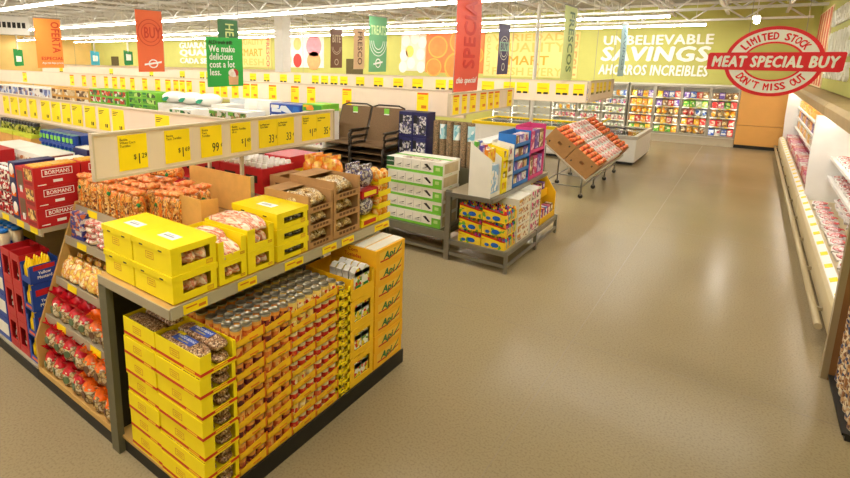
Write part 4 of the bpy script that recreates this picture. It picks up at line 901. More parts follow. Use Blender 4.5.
gj = MB().lathe([(.04, 0), (.042, .01), (.042, .09), (.036, .1), (.038, .105), (.038, .13), (.001, .131)], 12, [0, 0, 1, 1, 1, 1]).mesh('green_jar', [PR('pickle', [(120, 130, 40), (60, 70, 24), (170, 170, 70)], 30, .2), blackp])
gt = MB().box(-.27, .27, -.09, .09, 0, .045).mesh('jar_tray', [M('tray_lime', (196, 204, 50), .5)])
for i in range(2):
    o = single('jar_tray', 'lime tray of green jars stacked behind the long white boxes', 'tray', gt, (-7.05 - i*.56, 2.6, 1.95), 0, 'lime jar trays')
    for a in range(6): single('green_jar', 'green pickle jar with dark lid in a lime tray', 'jar', gj, (-7.05 - i*.56 - .22 + a*.088, 2.6, 1.996), 0, 'green jars in lime trays')
    single('jar_carton', 'tan carton under a lime tray of green jars', 'carton', MB().box(-.27, .27, -.1, .12, 0, .54).box(-.27, .27, 0, .02, .54, .542).mesh('jar_carton', [tan]), (-7.05 - i*.56, 2.6, 1.407), 0, 'tan cartons under the jar trays')
single('navy_carton', 'navy carton on its own beside an orange carton near the price rail', 'carton', MB().box(-.15, .15, 0, .16, 0, .56, 0).box(-.14, .14, .02, .14, .56, .57, 1).mesh('navy_carton', [navy, whitec]), (-5.55, 2.5, 1.407))
single('orange_carton', 'plain orange carton beside the lone navy carton under the price rail', 'carton', MB().box(-.1, .1, 0, .18, 0, .55, 0).box(-.1, .1, .08, .1, .55, .552, 0).mesh('orange_carton', [M('carton_vermilion', (240, 96, 30), .5)]), (-5.27, 2.55, 1.407))
block_c = MB().box(-.13, .13, 0, .3, 0, .25, 0).box(-.1, .1, -.001, 0, .05, .2, 1).mesh('spice_carton', [whitec, stripe])
for lv in range(2): single('spice_carton', '%s white spice carton between cookie cartons and navy boxes' % ('lower', 'upper')[lv], 'carton', block_c, (-5.42, 2.18, 1.407 + lv*.252))
# below: mustard and red bottle cartons
mus = M('mustard', (248, 206, 20), .3); mb_ = MB().lathe([(.028, 0), (.03, .01), (.03, .13), (.014, .17), (.013, .19), (.005, .215), (.001, .216)], 10, None).mesh('mustard_bottle', [mus])
MC = openbox(.2, .22, .2, .006, (.06, .21, .07, .3), 0)
mc = MB().box(-.2, 0, .0, .24, 0, .006, 0).box(-.006, 0, 0, .24, .006, .255, 0).box(-.2, -.194, 0, .24, .006, .255, 0).box(-.194, -.006, .234, .24, .006, .255, 0).box(-.194, -.006, 0, .006, .006, .06, 0).box(-.194, -.16, 0, .006, .06, .2, 0).box(-.04, -.006, 0, .006, .06, .2, 0).box(0, .001, .03, .21, .14, .2, 1).box(-.16, -.04, -.001, 0, .02, .045, 2).mesh('mustard_carton', [blue, redc, M('bright_orange', (232, 96, 30), .5)])
mct = MB().box(-.2, 0, .0, .24, 0, .006, 0).box(-.006, 0, 0, .24, .006, .17, 0).box(-.2, -.194, 0, .24, .006, .17, 0).box(-.194, -.006, .234, .24, .006, .2, 0).box(-.194, -.006, 0, .006, .006, .06, 0).box(-.194, -.16, 0, .006, .06, .15, 0).box(-.04, -.006, 0, .006, .06, .15, 0).box(0, .001, .03, .21, .12, .16, 1).mesh('mustard_carton', [blue, redc])
for lv in range(4):
    o = single('mustard_carton', '%s blue carton of yellow mustard bottles beside the bread display' % ('lowest', 'second', 'third', 'open top')[lv], 'carton', mct if lv == 3 else mc, (-4.895, 1.68, .122 + lv*.264))
    part(o, 'lettering', TX('Yellow\nMustard', .04, wht, .02, 0, .9, .0006), None, (.002, .12, .07), PX)
    for a in range(3):
        for b_ in range(3 if lv == 3 else 1): single('mustard_bottle', 'yellow mustard squeeze bottle in the %s blue carton' % ('lowest', 'second', 'third', 'open top')[lv], 'bottle', mb_, (-4.94 - a*.056, 1.725 + b_*.065, .13 + lv*.264), 0, 'mustard bottles in the %s blue carton' % ('lowest', 'second', 'third', 'open top')[lv])
bot = MB().lathe([(.03, 0), (.032, .01), (.032, .15), (.018, .19), (.018, .2), (.022, .2), (.022, .23), (.001, .231)], 10, [0, 0, 0, 0, 1, 1, 1]).mesh('sauce_bottle', [PR('bottle_print', [(60, 40, 34), (190, 200, 190), (120, 50, 40)], 30, .25), white])
rcm = MB().box(-.21, 0, 0, .26, 0, .008, 0).box(-.008, 0, 0, .26, .008, .335, 0).box(-.21, -.202, 0, .26, .008, .335, 0).box(-.202, -.008, .252, .26, .008, .335, 0).box(-.202, -.008, 0, .008, .008, .08, 0).box(-.202, -.17, 0, .008, .08, .335, 0).box(-.04, -.008, 0, .008, .08, .335, 0).box(-.17, -.04, 0, .008, .27, .335, 0).mesh('sauce_carton', [redc])
for c in range(2):
    for lv in range(3):
        single('sauce_carton', '%s red carton of dark sauce bottles in the %s column' % (('lowest', 'middle', 'top')[lv], ('mustard-side', 'outer')[c]), 'carton', rcm, (-5.11 - c*.225, 1.68, .122 + lv*.337))
        for a in range(2): single('sauce_bottle', 'dark sauce bottle with white cap in the %s %s red carton' % (('lowest', 'middle', 'top')[lv], ('mustard-side', 'outer')[c]), 'bottle', bot, (-5.18 - c*.225 - a*.07, 1.735, .132 + lv*.337), 0, 'sauce bottles %s %d' % (('lowest', 'middle', 'top')[lv], c))
jar = MB().lathe([(.045, 0), (.05, .01), (.05, .11), (.042, .125), (.046, .125), (.046, .155), (.001, .156)], 12, [0, 0, 0, 1, 1, 1]).mesh('mayo_jar', [M('mayo_cream', (236, 220, 180), .3), M('lid_blue', (24, 110, 190), .35)])
for lv in range(4):
    single('mayo_carton', 'blue and cream carton of jars next to the red sauce cartons', 'carton', MB().box(-.5, 0, 0, .3, 0, .24, 0).box(-.48, -.02, -.001, 0, .05, .18, 1).mesh('mayo_carton', [blue, whitec]) if lv == 0 else bpy.data.meshes['mayo_carton'], (-5.57, 1.68, .122 + lv*.245), 0, 'jar cartons next to red cartons')
for a in range(4):
    for b_ in range(2): single('mayo_jar', 'cream jar with blue lid standing on the jar cartons', 'jar', jar, (-5.64 - a*.11, 1.75 + b_*.12, 1.104), 0, 'blue-lidded jars')

# ------------------------------------------------------------------ second run: gondola and top-row goods
e = thing('gondola_shelf', 'long grey gondola of boxed household goods behind the first price rail', 'shelf unit', (0, 0, 0))
part(e, 'base', MB().box(-24, -6.0, 6.7, 8.9, 0, .15), black); part(e, 'back_panel', MB().box(-24, -3.62, 7.64, 7.68, .1, 1.5), beige)
for z in (.5, .95, 1.41): part(e, 'shelf', MB().box(-24, -5.84, 6.68, 7.64, z - .03, z), shelfm)
part(e, 'low_platform', MB().box(-6.0, -3.38, 6.7, 7.64, .36, .42), olive)
part(e, 'front_rail', MB().box(-6.0, -3.36, 6.66, 6.7, .3, .42).box(-6.0, -3.36, 6.66, 6.69, .09, .13), steel)
for x in (-5.95, -4.7, -3.6): part(e, 'support_leg', MB().box(x, x + .05, 7.0, 7.05, 0, .36), olive)
def carton(w_, d_, h_, m1, m2, m3=None):
    return MB().box(-w_/2, w_/2, 0, d_, 0, h_, 0).box(-w_*.44, w_*.44, -.002, 0, h_*.12, h_*.85, 1).box(-w_*.46, -w_*.2, -.003, -.002, h_*.55, h_*.88, 2).box(-w_/2, w_/2, d_*.46, d_*.54, h_, h_ + .002, 2).mesh('carton', [m1, m2, m3 or m1])
def block(name, lab, x0, x1, ztop, cols, tiers, m1, m2, m3=None, z0=1.412, y=6.74, d_=.45, cat='carton', gap=.01):
    w_ = (x1 - x0)/cols; h_ = (ztop - z0)/tiers; me = carton(w_ - gap, d_, h_ - .004, m1, m2, m3)
    for i in range(cols):
        for k in range(tiers): single(name, lab, cat, me, (x0 + w_*(i + .5), y, z0 + k*h_), 0, lab)
P = lambda n, c, s=14: PR('goods_' + n, c, s, .45)
wb = P('whiteblue', [(120, 140, 196), (200, 210, 230), (90, 100, 160), (230, 226, 220), (170, 130, 120)], 9)
block('appliance_box', 'white box with blue picture on the gondola behind the price rail', -20.4, -16.45, 2.02, 5, 2, white, wb, navy)
block('kitchen_carton', 'brown and white kitchen goods carton on the gondola behind the rail', -16.4, -14.15, 2.06, 3, 3, tan, P('brownwhite', [(200, 170, 120), (240, 230, 210), (110, 80, 50), (220, 190, 140)], 10), brownd)
block('green_case', 'green case with red stripe on the gondola behind the rail', -14.1, -12.25, 2.12, 3, 4, lime, P('greenred', [(90, 140, 70), (196, 60, 40), (230, 230, 220), (60, 90, 50), (220, 90, 40)], 10), redc)
block('lime_case', 'bright lime green case stack on the gondola behind the rail', -12.15, -10.95, 2.14, 2, 5, lime, P('lime', [(130, 200, 60), (90, 160, 50), (190, 220, 120), (60, 90, 40)], 10), green)
block('white_carton', 'plain white carton under the large white paper bags', -10.9, -9.0, 1.92, 3, 2, white, whitec, white)
wbag = MB().blob(0, .22, .13, .34, .26, .14, 0, 18, 9, .05, 2).mesh('paper_bag', [white]); leaf = MB().prism([(-.1, .06), (.02, .06), (.12, .14), (.1, .16), (-.02, .15), (-.12, .1)], 'y', -.045, -.03).mesh('leaf_mark', [M('teal_mark', (20, 150, 110), .4)])
for i in range(3): inst(('paper_bag', wbag, (0, 0, 0), (0, 0, 0), [('leaf_mark', leaf, (.0, 0, 0), (0, 0, 0), [])]), 'large white paper towel bag with teal mark lying on white cartons', 'bag', (-10.55 + i*.62, 6.76, 1.922), 0, 'white paper towel bags')
block('produce_carton', 'white and green food carton in front of the white bags', -9.7, -8.95, 1.9, 2, 3, white, P('greenfood', [(240, 236, 220), (110, 170, 60), (60, 90, 50), (250, 246, 236)], 14), green, y=6.25, z0=1.412)
part(e, 'front_shelf', MB().box(-9.8, -7.1, 6.2, 6.68, 1.38, 1.41), shelfm)
block('pizza_box', 'box with colourful food picture on the gondola', -8.93, -8.42, 2.0, 1, 1, white, P('pizza', [(200, 90, 50), (230, 190, 110), (110, 140, 50), (246, 226, 190), (160, 50, 40)], 16), white)
block('grey_carton', 'pale grey carton beside the food picture box', -8.9, -8.0, 2.1, 2, 1, M('pale_grey', (196, 204, 206), .5), M('grey_blue', (140, 170, 180), .5), white, y=7.2, d_=.35)
block('salad_carton', 'green and tan produce carton on the gondola', -8.38, -7.25, 1.97, 2, 3, white, P('salad', [(236, 230, 210), (120, 160, 60), (190, 150, 100), (70, 110, 40)], 16), lime, y=6.25)
block('tall_white_carton', 'tall plain white carton behind the produce cartons', -7.95, -7.2, 2.15, 2, 1, white, whitec, white, y=6.8, d_=.3)
block('white_pack', 'white and pink pack under the long green box', -6.34, -5.86, 2.03, 2, 3, white, P('whitepink', [(244, 238, 232), (226, 150, 160), (110, 90, 100), (250, 246, 240)], 12), white)
block('blue_roll_box', 'long blue box lying on the gondola next to green one', -7.18, -6.36, 2.12, 1, 4, blue, P('bluebox', [(30, 90, 180), (40, 110, 200), (230, 236, 240)], 6), white)
block('green_roll_box', 'long bright green box with orange mark on the gondola', -6.34, -5.86, 2.16, 1, 1, lime, P('grnbox', [(80, 180, 60), (70, 160, 60), (250, 150, 50)], 6), orange, z0=2.035)
# green and white carton stack
def gwcarton(w_, d_, h_, first):
    b = MB().box(-w_/2, w_/2, 0, d_, 0, h_, 0)
    b.box(-w_/2, w_/2, -.002, 0, 0, h_*.2, 1).box(w_*.34, w_/2, -.002, 0, h_*.2, h_*.75, 1)
    if first: b.box(-w_/2, -w_*.36, -.003, 0, h_*.3, h_, 2)
    for k in range(4):
        x = -w_*(.34 if first else .46) + k*w_*.155
        b.box(x + w_*.14, x + w_*.145, -.003, 0, h_*.24, h_*.88, 3); b.prism([(x + .02, h_*.45), (x + .1, h_*.5), (x + .12, h_*.62), (x + .06, h_*.5)], 'y', -.003, 0, 4); b.box(x + .03, x + .11, -.003, 0, h_*.36, h_*.42, 3)
    x = w_*.2; b.prism([(x - .02, h_*.75), (x + .03, h_*.8), (x + .11, h_*.4), (x + .08, h_*.35)], 'y', -.003, 0, 4)
    b.box(w_*.38, w_*.45, -.003, -.002, h_*.35, h_*.6, 5)
    b.box(-w_/2, w_/2, d_*.42, d_*.58, h_, h_ + .001, 1).box(-w_*.25, w_*.4, d_*.1, d_*.4, h_, h_ + .001, 6)
    b.box(w_/2, w_/2 + .001, d_*.1, d_*.9, h_*.1, h_*.85, 7)
    return b.mesh('furniture_carton', [whitec, lime, M('logo_dark_green', (34, 84, 44), .5), M('grey_line', (190, 186, 174), .6), dark, M('pale_lime', (190, 220, 130), .5), PR('deck_picture', [(200, 170, 140), (230, 210, 190), (150, 110, 80), (244, 236, 224)], 8, .5, (1, 1, 1), True), M('kraft_end', (206, 186, 150), .7, .1)])
g1, g2 = gwcarton(1.0, .56, .2, True), gwcarton(.96, .56, .198, False)
for lv in range(5):
    o = single('furniture_carton', '%s green and white garden furniture carton beside the steel rack' % ('lowest', 'second', 'third', 'fourth', 'top')[lv], 'carton', g1 if lv == 4 else g2, (-3.98 - (.02 if lv == 4 else 0), 6.72 + random.uniform(-.01, .01), .425 + lv*.203), random.uniform(-.01, .01))
    if lv == 4: part(o, 'lettering', TX('GARDENLINE', .022, wht, .01, 0, .9, .0008), None, (-.43, -.004, .13), MY)
for i in range(2):
    for lv in range(4): single('furniture_carton', 'green and white furniture carton in the pile behind the garden chairs', 'carton', g2, (-6.55 - i*1.0, 6.3, .155 + lv*.2), 0, 'furniture cartons behind chairs')
part(e, 'front_deck', MB().box(-7.2, -6.0, 6.26, 6.7, .1, .15), olive)
# stacked garden chairs
slingm = M('sling_brown', (106, 80, 48), .7, .1, 60, 0, .2); frame_m = M('chair_frame', (62, 54, 44), .35, .05, 10, .5)
sl = MB().prism([(-.25, .41), (.19, .4), (.24, .43), (.45, 1.0), (.43, 1.005), (.22, .45), (.18, .415), (-.25, .425)], 'x', -.27, .27).mesh('sling', [slingm])
def cframe(s):
    return MB().tube([(s*.285, -.28, 0), (s*.285, -.27, .38), (s*.285, -.22, .41), (s*.285, .2, .4), (s*.285, .26, .5), (s*.285, .45, 1.0)], .014, 8).tube([(s*.285, .4, 0), (s*.285, .3, .35), (s*.285, .2, .4)], .014, 8).mesh('side_frame', [frame_m])
arm = lambda s: MB().tube([(s*.31, -.25, .4), (s*.31, -.27, .6), (s*.3, -.2, .64), (s*.3, .1, .63), (s*.27, .34, .66)], .016, 8).prism([(s*.3 - .03, .645), (s*.3 + .03, .645), (s*.3 + .028, .665), (s*.3 - .028, .665)], 'y', -.24, .12).mesh('armrest', [frame_m])
tops = MB().tube([(-.285, .45, 1.0), (-.18, .46, 1.04), (.18, .46, 1.04), (.285, .45, 1.0)], .014, 8).mesh('top_rail', [frame_m])
ctag = MB().prism([(-.045, .84), (.045, .84), (.045, .97), (-.045, .97)], 'y', 0, .003, 0).box(-.045, .045, -.001, 0, .84, .88, 1).mesh('hang_tag', [lime, wht])
F1, F2, A1, A2 = cframe(-1), cframe(1), arm(-1), arm(1)
for si, (x, y, rz) in enumerate(((-5.68, 7.12, .06), (-5.0, 7.12, .06))):
    for k in range(7):
        ch = [('sling', sl, (0, 0, 0), (0, 0, 0), []), ('side_frame', F1, (0, 0, 0), (0, 0, 0), []), ('side_frame', F2, (0, 0, 0), (0, 0, 0), []), ('armrest', A1, (0, 0, 0), (0, 0, 0), []), ('armrest', A2, (0, 0, 0), (0, 0, 0), []), ('top_rail', tops, (0, 0, 0), (0, 0, 0), [])]
        if k == 6: ch.append(('hang_tag', ctag, (.0, .385, .02), (-.35 * 0, 0, 0), []))
        nm = ('lowest', 'second', 'third', 'fourth', 'fifth', 'sixth', 'topmost')[k]
        co = inst(('garden_chair', None, (0, 0, 0), (0, 0, 0), ch), 'brown sling garden chair, %s of the stack %s' % (nm, ('beside the green boxes', 'beside the black and white boxes')[si]), 'chair', (x + .004*k, y - .012*k, .42 + k*.112), rz); co.scale = (1.12, 1, 1.02)
bw = PR('blackwhite_print', [(60, 58, 70), (210, 206, 204), (90, 84, 120), (40, 40, 46), (170, 166, 164)], 34, .4)
block('grill_box', 'black and white printed box stacked beside the garden chairs', -4.66, -4.12, 2.1, 2, 4, navy, bw, blackp, z0=.42, y=7.3, d_=.28)
# rolled mats in a bin
mt = PR('mat_weave', [(124, 104, 72), (150, 118, 84), (96, 80, 56)], 90, .8)
rm = MB().lathe([(.055, 0), (.055, .78), (.04, .785), (.012, .77)], 14, [0, 0, 0]).mesh('rolled_mat', [mt]); ml = MB().lathe([(.0565, .5), (.0565, .74)], 14, [0]).mesh('paper_band', [PR('band_print', [(176, 214, 222), (236, 240, 240), (120, 180, 200)], 14, .4)])
for i in range(6):
    inst(('rolled_mat', rm, (0, 0, 0), (0, 0, 0), [('paper_band', ml, (0, 0, 0), (0, 0, 0), [])] if i % 2 else []), 'upright rolled brown mat %s beside the steel rack' % ('with pale blue band' if i % 2 else 'without band'), 'mat', (-4.02 + i*.122, 7.45, 1.19), 0, 'rolled mats %s' % ('banded' if i % 2 else 'plain'))
o = thing('mat_bin', 'dark bin holding the upright rolled mats', 'bin', (-3.77, 7.45, .42)); part(o, 'bin_body', MB().box(-.32, .45, -.08, .08, 0, .77), olive); part(o, 'bin_lip', MB().box(-.33, .46, -.09, -.08, .6, .85).box(-.33, .46, .08, .09, .6, .85), olive)

# ------------------------------------------------------------------ steel rack at the end of the second run
e = thing('steel_rack', 'grey steel two-level rack holding paint sets and toy shippers', 'rack', (0, 0, 0))
for x, y in ((-3.39, 6.64), (-2.47, 6.66), (-2.47, 8.95), (-3.39, 8.95)): part(e, 'post', MB().box(x, x + (.08 if x < -3 else .045), y, y + .05, 0, 1.07 if x < -3 else .33), steel)
part(e, 'post', MB().box(-2.47, -2.425, 7.9, 7.945, 0, .33), steel)
part(e, 'lower_deck', MB().box(-3.31, -2.47, 6.68, 8.99, .27, .31), shelfm)
part(e, 'lower_frame', MB().box(-3.31, -2.43, 6.65, 6.68, .25, .32).box(-2.46, -2.43, 6.68, 8.99, .25, .32).box(-3.31, -2.45, 6.66, 6.68, .08, .13).box(-2.45, -2.43, 6.68, 8.99, .08, .13), steel)
part(e, 'upper_deck', MB().box(-3.39, -2.68, 6.64, 9.05, 1.0, 1.04), shelfm); part(e, 'upper_edge', MB().box(-2.68, -2.66, 6.64, 9.05, .985, 1.05).box(-3.39, -2.68, 6.62, 6.64, .985, 1.05), steel)
part(e, 'back_frame', MB().box(-3.36, -3.33, 6.7, 8.95, .5, .55), steel)
py = PR('paint_front', [(250, 214, 40), (248, 206, 40), (252, 220, 60), (110, 180, 60), (250, 214, 40), (248, 210, 50)], 20, .4)
pcols = [(214, 40, 46), (40, 90, 190), (60, 160, 70), (240, 150, 30), (200, 60, 140), (120, 70, 160), (40, 150, 190)]
pb = MB().box(-.175, .175, 0, .4, 0, .115, 0).prism([(-.175, .115), (.175, .115), (.175, .13), (0, .16), (-.175, .185)], 'y', 0, .006, 1).prism([(-.17, .125), (-.05, .11), (.1, .1), (.1, .12), (-.17, .155)], 'y', -.002, 0, 2).blob(.03, -.001, .055, .06, .003, .035, 3, 12, 6, 0).blob(-.09, -.001, .04, .035, .003, .025, 3, 12, 6, 0).box(.175, .176, .02, .38, .01, .1, 0)
pbm = pb.mesh('paint_tray', [py, stripe, yellow, M('splash_blue', (30, 100, 200), .4)])
pbot = [MB().lathe([(.02, 0), (.022, .005), (.022, .12), (.012, .14), (.012, .165), (.001, .166)], 8, [0, 0, 0, 1, 1]).mesh('paint_bottle', [M('paint_%d' % k, c, .3), M('paint_cap_%d' % (k % 3), ((250, 214, 40), (30, 30, 34), (220, 40, 40))[k % 3], .4)]) for k, c in enumerate(pcols)]
n = 0
for c in range(2):
    for lv in range(3):
        x, z = -3.025 + c*.362, .312 + lv*.197; nm = ('lowest', 'middle', 'top')[lv]
        o = single('paint_tray', '%s colourful paint set tray, %s column of the rack' % (nm, ('post-side', 'aisle-side')[c]), 'tray', pbm, (x, 6.72, z))
        for i in range(6):
            for r in range(5 if lv == 2 else 1):
                part(o, 'paint_bottle', pbot[n % 7], None, (-.145 + i*.058, .035 + r*.08, .02 if r else .03)); n += 1
        if c == 1:
            for r in range(1, 7): part(o, 'paint_bottle', pbot[n % 7], None, (.158, .02 + r*.055, .02)); n += 1
fd = P('flatbox', [(236, 216, 180), (250, 240, 220), (200, 120, 80), (160, 110, 70), (240, 226, 200)], 30)
def sblock(name, lab, y0, y1, z0, z1, cols, tiers, m1, m2, m3, xf=-2.48, d_=.45):
    w_ = (y1 - y0)/cols; h_ = (z1 - z0)/tiers; me = carton(w_ - .01, d_, h_ - .004, m1, m2, m3)
    for i in range(cols):
        for k in range(tiers): single(name, lab, 'carton', me, (xf, y0 + w_*(i + .5), z0 + k*h_), PI/2, lab)
sblock('craft_carton', 'cream carton with food picture on the rack beside the paint sets', 7.15, 7.68, .312, .97, 1, 5, whitec, fd, tan, d_=.75)
sblock('puzzle_carton', 'white and pink carton with dark side pictures on the rack', 7.72, 8.14, .312, .99, 2, 4, whitec, P('pinkdark', [(240, 230, 220), (220, 110, 140), (90, 60, 50), (250, 244, 236), (150, 110, 90)], 30), pink, d_=.75)
o = thing('orange_shipper', 'orange two-shelf shipper with coloured packs at the rack end', 'display carton', (-2.48, 8.2, .312)); o.scale = (1, 1.3, 1.05)
part(o, 'side_wall', MB().prism([(-.6, 0), (0, 0), (0, .4), (-.2, .68), (-.6, .68)], 'y', 0, .01), yellow2); part(o, 'side_wall', MB().prism([(-.6, 0), (0, 0), (0, .4), (-.2, .68), (-.6, .68)], 'y', .58, .59), yellow2)
part(o, 'back_wall', MB().box(-.61, -.6, 0, .59, 0, .72), yellow2); part(o, 'tray_front', MB().box(-.01, 0, .01, .58, 0, .1).box(-.16, -.15, .01, .58, .34, .46), yellow2); part(o, 'tray_floor', MB().box(-.6, 0, .01, .58, 0, .012).box(-.6, -.15, .01, .58, .33, .342), yellow2)
for lv in range(2):
    for i in range(5):
        c = ['purple', 'red', 'blue', 'magenta', 'brown'][(i + lv) % 5]; lab = '%s toy pack standing in the orange shipper' % c
        single('toy_pack', lab, 'toy pack', pkmesh(c, .1, .12, .22), (-2.5 - .16*lv, 8.29 + i*.14, .327 + lv*.348), PI/2, lab)
# upper shippers
def shipper(lab, y0, y1, m_, tiers, ztop, fillc, slant=.0, xf=-2.7, dp=.26):
    w_ = y1 - y0; o = thing('toy_shipper', lab, 'display carton', (xf, y0, 1.042)); H_ = ztop - 1.042
    sp = [(-dp, 0), (0, 0), (0, H_ - slant), (-dp, H_)]
    for yy in (0, w_ - .012): part(o, 'side_wall', MB().prism(sp, 'y', yy, yy + .012), m_)
    part(o, 'back_wall', MB().box(-dp - .01, -dp, 0, w_, 0, H_ + .02), m_)
    for k in range(tiers):
        z = k*(H_ - slant)/tiers
        part(o, 'shelf_tray', MB().box(-dp, 0, .012, w_ - .012, z, z + .01).box(-.01, 0, .012, w_ - .012, z, z + .06), m_)
        m2 = 3 if w_ > .4 else 2
        for i in range(m2):
            c = fillc[(i + k) % len(fillc)]; l2 = '%s boxed toy in the %s' % (c, lab.split(' shipper')[0] + ' shipper')
            pw = (w_ - .04)/m2
            single('boxed_toy', l2, 'toy pack', pkmesh(c, pw*.9, .14, (H_ - slant)/tiers*.8), (xf - .025, y0 + .02 + pw*(i + .5), 1.042 + z + .012), PI/2, l2)
    return o
o = shipper('white slant-top shipper of crayon packs on the rack corner', 6.66, 7.0, whitec, 1, 1.8, ['pale blue'], .22, -2.72, .32)
for i, c in enumerate(('orange', 'purple', 'green', 'yellow', 'red', 'blue', 'yellow')):
    l2 = '%s marker pack sticking out of the white slant-top shipper' % c
    single('marker_pack', l2, 'marker pack', pkmesh(c, .07, .05, .2), (-2.79 - .08*(i % 3), 6.7 + (i // 3)*.1, 1.52 + .05*(i % 3)), PI/2, l2)
shipper('yellow shipper of brown toys between white ones', 7.02, 7.2, yellow, 4, 1.72, ['brown', 'orange'], .05)
shipper('cream shipper of picture boxes next to the blue one', 7.22, 7.42, whitec, 3, 1.76, ['brown', 'white'], .04)
shipper('blue four-tier shipper of toys on the rack', 7.46, 8.12, M('shipper_blue', (44, 116, 196), .45), 4, 1.86, ['brown', 'purple', 'white'], .0)
shipper('pink two-tier shipper of dolls at the rack end', 8.16, 8.86, pink, 2, 1.9, ['brown', 'magenta', 'purple'], .0)
sblock('paper_pack', 'white floral paper pack behind the toy shippers', 7.3, 9.0, 1.05, 1.72, 4, 2, white, P('floral', [(244, 240, 232), (226, 190, 190), (250, 248, 240), (180, 200, 160), (240, 230, 220)], 16), white, -3.05, .28)

# ------------------------------------------------------------------ tilted produce rack
TH = .66; x0, z0 = -3.64, 1.2
e = thing('produce_rack', 'tilted wire produce rack on casters carrying tomato cartons', 'produce rack', (0, 0, 0))
def tl_(x, z): return (x0 + x*math.cos(TH) + z*math.sin(TH), z0 - x*math.sin(TH) + z*math.cos(TH))
dk = MB()
for q in [(0, 1.3, -.02, 0), (1.27, 1.3, 0, .14)]: dk.prism([tl_(q[0], q[2]), tl_(q[1], q[2]), tl_(q[1], q[3]), tl_(q[0], q[3])], 'y', 11.68, 15.2)
part(e, 'tilted_deck', dk, M('deck_grey', (196, 186, 166), .4, .04, 8, .3))
for y in (11.72, 12.85, 14.0, 15.15):
    part(e, 'leg_frame', MB().tube([(-2.72, y, .11), (-2.72, y, .5)], .018, 8).tube([(-3.55, y, .11), (-3.55, y, 1.2)], .018, 8).tube([(-2.72, y, .25), (-3.55, y, .25)], .014, 8), steel)
    for x in (-2.72, -3.55): 
        o = part(e, 'caster', MB().prism([(x + .05*math.cos(2*PI*i/14), .052 + .05*math.sin(2*PI*i/14)) for i in range(14)], 'y', y - .018, y + .018), blackp); part(o, 'caster_fork', MB().box(x - .02, x + .02, y - .028, y + .028, .07, .115), steel)
part(e, 'side_rail', MB().tube([(-2.72, 11.72, .25), (-2.72, 15.15, .25)], .014, 8).tube([(-3.55, 11.72, .25), (-3.55, 15.15, .25)], .014, 8), steel)
kraft = M('kraft_box', (176, 130, 78), .75, .08, 12)
tom = [MB().blob(0, 0, .045, .05, .05, .045, 0, 10, 7, .03, k).mesh('tomato', [M('tomato_%d' % k, c, .25, .1, 10)]) for k, c in enumerate(((236, 116, 60), (244, 146, 84), (222, 90, 56)))]
def tilt(name, lab, cat, me, x, y, z, group=None):
    p_ = tl_(x, z); return single(name, lab, cat, me, (p_[0], y, p_[1]), 0, group, 0, TH)
def pcarton(l, w_, h_):
    b = MB().box(0, l, 0, w_, 0, .01).box(0, .01, 0, w_, .01, h_).box(l - .01, l, 0, w_, .01, h_).box(.01, l - .01, w_ - .01, w_, .01, h_)
    b.box(.01, l - .01, 0, .01, .01, h_*.45).box(.01, l*.42, 0, .01, h_*.45, h_*.62).box(l*.58, l - .01, 0, .01, h_*.45, h_*.62).box(.01, l - .01, 0, .01, h_*.62, h_)
    b.box(l*.15, l*.2, -.001, 0, h_*.2, h_*.3, 1).box(l*.8, l*.85, -.001, 0, h_*.7, h_*.8, 1); return b.mesh('produce_carton', [kraft, dark])
pc1 = pcarton(.61, .82, .4)
for c, y in enumerate((11.74, 14.3)):
    for r in range(2):
        w_ = ('front end', 'far end')[c]; nm = ('upper', 'lower')[r]
        tilt('produce_carton', '%s kraft carton of tomatoes at the %s of the produce rack' % (nm, w_), 'carton', pc1, .02 + r*.625, y, 0)
        for a in range(5):
            for b_ in range(7):
                lab = 'ripe tomato in the %s carton at the %s of the rack' % (nm, w_)
                tilt('tomato', lab, 'tomato', tom[(a*3 + b_*2 + r) % 3], .02 + r*.625 + .075 + a*.115, y + .07 + b_*.112, .335 + random.uniform(-.015, .03), lab)
pkm = MB().box(0, .19, 0, .26, 0, .09, 0).blob(.095, .13, .09, .085, .12, .03, 1, 10, 6, .08, 2).mesh('berry_pack', [white, PR('berry', [(226, 120, 110), (246, 214, 200), (200, 60, 60), (250, 236, 226)], 30, .3, (1, 1, 1), True)])
pc2 = MB().box(0, .61, 0, .84, 0, .3, 0).box(.02, .59, .02, .82, .3, .305, 1).mesh('white_crate', [M('crate_pink', (236, 206, 190), .6), whitec])
for c in range(2):
    for r in range(2):
        tilt('fruit_crate', 'pale crate of berry packs, %s %s in the rack middle' % (('near', 'far')[c], ('upper', 'lower')[r]), 'crate', pc2, .02 + r*.625, 12.58 + c*.86, 0)
        for a in range(3):
            for b_ in range(3):
                lab = 'berry pack on a pale crate in the %s %s of the rack' % (('near', 'far')[c], ('upper', 'lower')[r])
                tilt('berry_pack', lab, 'fruit pack', pkm, .025 + r*.625 + a*.197, 12.6 + c*.86 + b_*.27, .306, lab)

